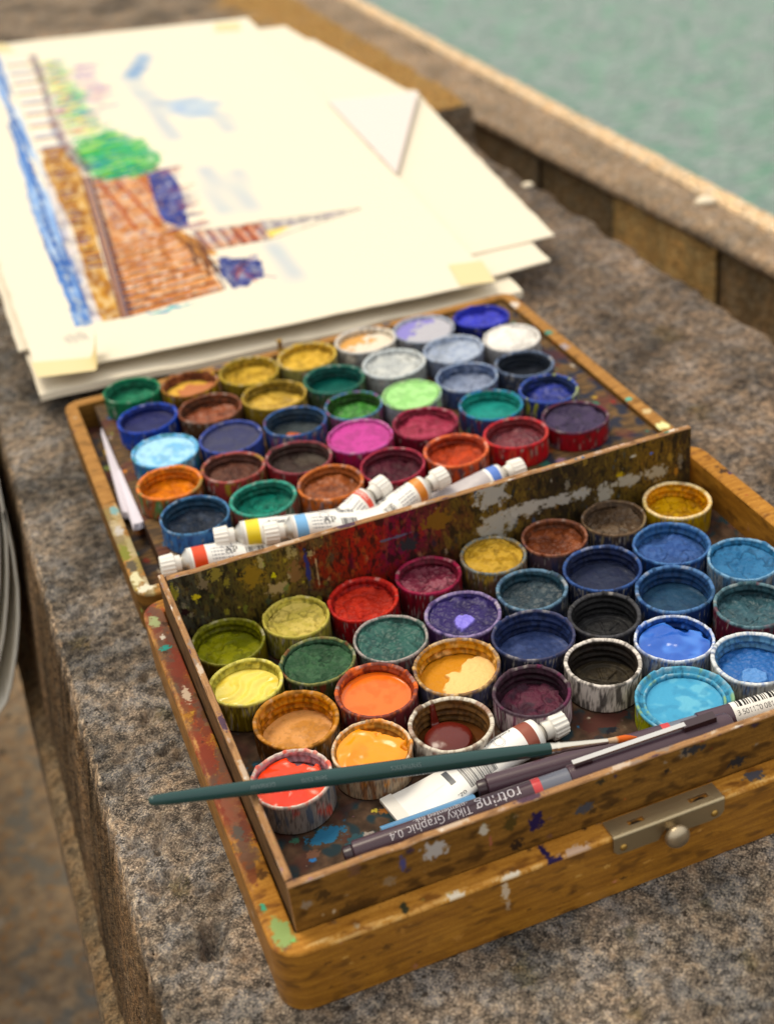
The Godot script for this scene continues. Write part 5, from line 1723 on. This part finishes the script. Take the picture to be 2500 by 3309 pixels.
func tray_things() -> void:
	var r := 4.3
	var a := pen("dark plum fineliner with a metal clip lying along the front board, lettering upside down", Vector3(32.8, 13.4, -39.7))
	a.basis = towards(Vector3(162.6, 29.0, -23.6) - Vector3(32.8, 13.4, -39.7)).scaled_local(Vector3(0.962, 1, 1))
	var on_pen := func(x0: float, phi: float) -> Callable:
		return func(x: float, y: float) -> Vector3:
			var f := phi + y / r
			return Vector3(x0 - x, cos(f) * (r + 0.2), sin(f) * (r + 0.2))
	lettering("lettering", "rotring", 5.2, mat.ink, a, on_pen.call(62.0, 0.3))
	lettering("lettering", "Tikky Graphic", 3.7, mat.ink, a, on_pen.call(44.5, 0.4))
	lettering("lettering", "0.4", 3.4, mat.ink, a, on_pen.call(20.8, 0.42))
	lettering("lettering", "-pigmented ink-", 2.7, mat.ink, a, on_pen.call(44.0, -0.22))
	var c := pen("dark plum fineliner with a barcode, lying between the clip pen and the pots", Vector3(82.5, 13.4, -47.7), true)
	c.basis = towards(Vector3(158.3, 21.0, -34.8) - Vector3(82.5, 13.4, -47.7)).scaled_local(Vector3(0.97, 1, 1))
	# white barcode label round the cap
	var b := MB.new()
	var last := -1
	for k in 25:
		var f := -1.5 + 3.0 * k / 24.0
		var i := b.v.size()
		for x in [91.0, 128.0]:
			b.add(Vector3(x, cos(f) * (r + 0.53), sin(f) * (r + 0.53)), lin("ece8e0"))
		if last >= 0:
			b.strip(last, i, 2, false)
		last = i
	var lab := part("label", b.commit(), mat.cap, c)
	b = MB.new()
	var x := 93.0
	for k in 24:
		var w: float = [0.35, 0.7, 0.35, 1.0, 0.5][k * 3 % 5]
		for j in 6:
			var f0 := -0.9 + j * 0.18
			var i := b.v.size()
			for q in [[x, f0], [x + w, f0], [x + w, f0 + 0.18], [x, f0 + 0.18]]:
				b.add(Vector3(q[0], cos(q[1]) * (r + 0.57), sin(q[1]) * (r + 0.57)))
			b.quad(i, i + 1, i + 2, i + 3)
		x += w + [0.4, 0.7, 0.3][k % 3]
	part("barcode", b.commit(), mat.black_ink, lab)
	lettering("lettering", "3 501170 081", 2.2, mat.black_ink, lab, func(px: float, py: float) -> Vector3:
		var f := 0.62 - py / r
		return Vector3(92.0 + px, cos(f) * (r + 0.57), sin(f) * (r + 0.57)))
	# light blue pencil half under the front pen
	var p := thing("blue_pencil", "light blue pencil mostly hidden behind the lettered fineliner", "pencil", Vector3(47.6, BASE_FLOOR + 2.6, -46.2))
	b = MB.new()
	var blue := lin("5a92c0")
	for k in 2:
		pass
	var rows := [[0.0, 0.0, lin("8a9cac")], [0.0, 2.3, lin("8a9cac")], [0.2, 2.6, blue], [33.0, 2.6, blue], [33.0, 0.0, blue]]
	lathe_x(b, rows, 6)
	p.scale = Vector3(1.0, 0.8, 0.8)
	part("shaft", b.commit(), mat.plastic, p)
	# the tube with the brown band
	var from := Vector3(121.6, BASE_FLOOR + 6.6, -63.0)
	var to := Vector3(54.6, BASE_FLOOR + 5.6, -52.0)
	var t := thing("paint_tube", "white paint tube with a brown band and barcode lying under the green brush", "paint tube", from)
	t.basis = towards(to - from)
	var img := Image.create(512, 256, false, Image.FORMAT_RGB8)
	img.fill(hexs("f1efea"))
	img.fill_rect(Rect2i(0, 0, 6, 256), hexs("dedbd4"))
	img.fill_rect(Rect2i(20, 0, 40, 256), hexs("8e4a38"))
	for q in bars(180, 214, 34, 42) + bars(180, 0, 34, 12):
		img.fill_rect(Rect2i(q[0], q[1], q[2], q[3]), hexs("1a1a20"))
	img.fill_rect(Rect2i(306, 246, 18, 10), hexs("50545c"))
	img.fill_rect(Rect2i(306, 0, 18, 26), hexs("50545c"))
	for k in 90:
		var an := TAU * k / 90.0
		for rr in [17.0, 13.0]:
			img.set_pixel(posmod(int(128 + cos(an) * rr), 512), posmod(int(8 + sin(an) * rr), 256), hexs("50505c"))
	img.fill_rect(Rect2i(250, 206, 10, 12), hexs("5a2c30"))
	var length := (to - from).length()
	var at := tube(t, length, 5.9, 9.2, img, 1.0)
	# local z of this tube points away from the front: write from the crimp side
	var place := func(s0: float, a0: float) -> Callable:
		return func(px: float, py: float) -> Vector3:
			var q: Vector3 = at.call(clampf(s0 + px / (length - 11.4), 0.0, 1.0), a0 - py / 6.2)
			var an := a0 - py / 6.2
			return q + Vector3(0, cos(an) * 0.24, sin(an) * 0.24)
	lettering("lettering", "ASTM D 4236", 2.1, mat.black_ink, t, place.call(0.15, 0.95))
	lettering("lettering", "Conforms to", 2.1, mat.black_ink, t, place.call(0.15, 0.5))
	lettering("lettering", "oz.", 2.6, mat.black_ink, t, place.call(0.58, -1.0))
	# brush across the left board and the tube
	var tip := Vector3(-20.7, 53.0, -50.0)
	var neck := Vector3(104.8, 30.4, -38.6)
	var br := thing("paint_brush", "dark green handled paint brush with an orange tip resting across pots and board", "paint brush", tip)
	br.basis = towards(neck - tip)
	var green := lin("173f3e", 1.0)
	var hl := (neck - tip).length()
	b = MB.new()
	var prof := [[0.0, 0.0], [0.1, 0.7], [0.5, 1.2], [1.6, 1.6], [6.0, 1.85], [25.0, 2.2], [50.0, 2.6], [80.0, 2.8], [105.0, 2.6], [hl - 6.0, 2.15], [hl, 1.95]]
	lathe_x(b, prof.map(func(q): return [q[0], q[1], green]), 32)
	part("handle", b.commit(), mat.lacquer, br)
	b = MB.new()
	var st := lin("e4ddd0")
	lathe_x(b, [[hl - 0.2, 1.9, st], [hl + 1.2, 1.9, st], [hl + 1.4, 1.75, st], [hl + 2.6, 1.75, st], [hl + 2.8, 1.85, st], [hl + 3.6, 1.85, st], [hl + 3.8, 1.65, st], [hl + 20.0, 1.05, st], [hl + 20.2, 0.9, st]], 32)
	part("ferrule", b.commit(), mat.chrome, br)
	b = MB.new()
	var hair := lin("c8a888")
	var tipc := lin("d2601c")
	lathe_x(b, [[hl + 20.0, 0.85, hair], [hl + 23.0, 1.1, hair], [hl + 24.0, 1.2, tipc], [hl + 26.5, 1.35, tipc], [hl + 28.5, 1.0, tipc], [hl + 30.5, 0.35, tipc], [hl + 31.0, 0.0, tipc]], 24)
	part("bristles", b.commit(), mat.satin, br)
	b = MB.new()
	var on_brush := func(x0: float, phi: float) -> Callable:
		return func(px: float, py: float) -> Vector3:
			var xx := x0 - px
			var rad := lerpf(1.95, 2.8, clampf((xx - 8.0) / 65.0, 0.0, 1.0)) + 0.14
			var f := phi + py / rad
			return Vector3(xx, cos(f) * rad, sin(f) * rad)
	lettering("lettering", "GERMANY", 1.7, mat.grey_ink, br, on_brush.call(38.0, 0.75))
	lettering("lettering", "Serie 1570", 1.7, mat.grey_ink, br, on_brush.call(54.0, 0.75))
	lettering("lettering", "SYNTHETICS", 1.8, mat.grey_ink, br, on_brush.call(84.0, 0.7))
	# cap of one more tube at the right end of the tray
	from = Vector3(199.5, BASE_FLOOR + 5.6, -41.4)
	to = Vector3(237.0, BASE_FLOOR + 5.4, -26.0)
	t = thing("paint_tube", "white paint tube whose cap leans by the milky translucent pot", "paint tube", from)
	t.basis = towards(to - from)
	tube(t, (to - from).length(), 5.4, 8.0, label_image("8a8a90", []), 1.0)


func small_things() -> void:
	# two pale pebbles on the stone
	for q in [["small white pebble on the slab beside the stack of paper", Vector3(358.8, 0.4, -584.7), 4.2], ["white pebble lying on the outer quay ledge near its pale lip", Vector3(496.2, -38.8, -574.7), 7.4]]:
		var b := MB.new()
		var last := -1
		for j in 13:
			var v := PI * j / 12.0
			var first := b.v.size()
			for k in 20:
				var a := TAU * k / 20.0
				var n := 1.0 + 0.3 * na.get_noise_3d(cos(a) * 9.0, cos(v) * 9.0 + q[2] * 5.0, sin(a) * 9.0)
				b.add(Vector3(cos(a) * sin(v) * q[2] * n, cos(v) * q[2] * 0.45, sin(a) * sin(v) * q[2] * 0.8 * n) + q[1], lin("f0e2c8"))
			if last >= 0:
				b.strip(first, last, 20, true)
			last = first
		single("pebble", b.commit(), mat.paper, q[0], "pebble")
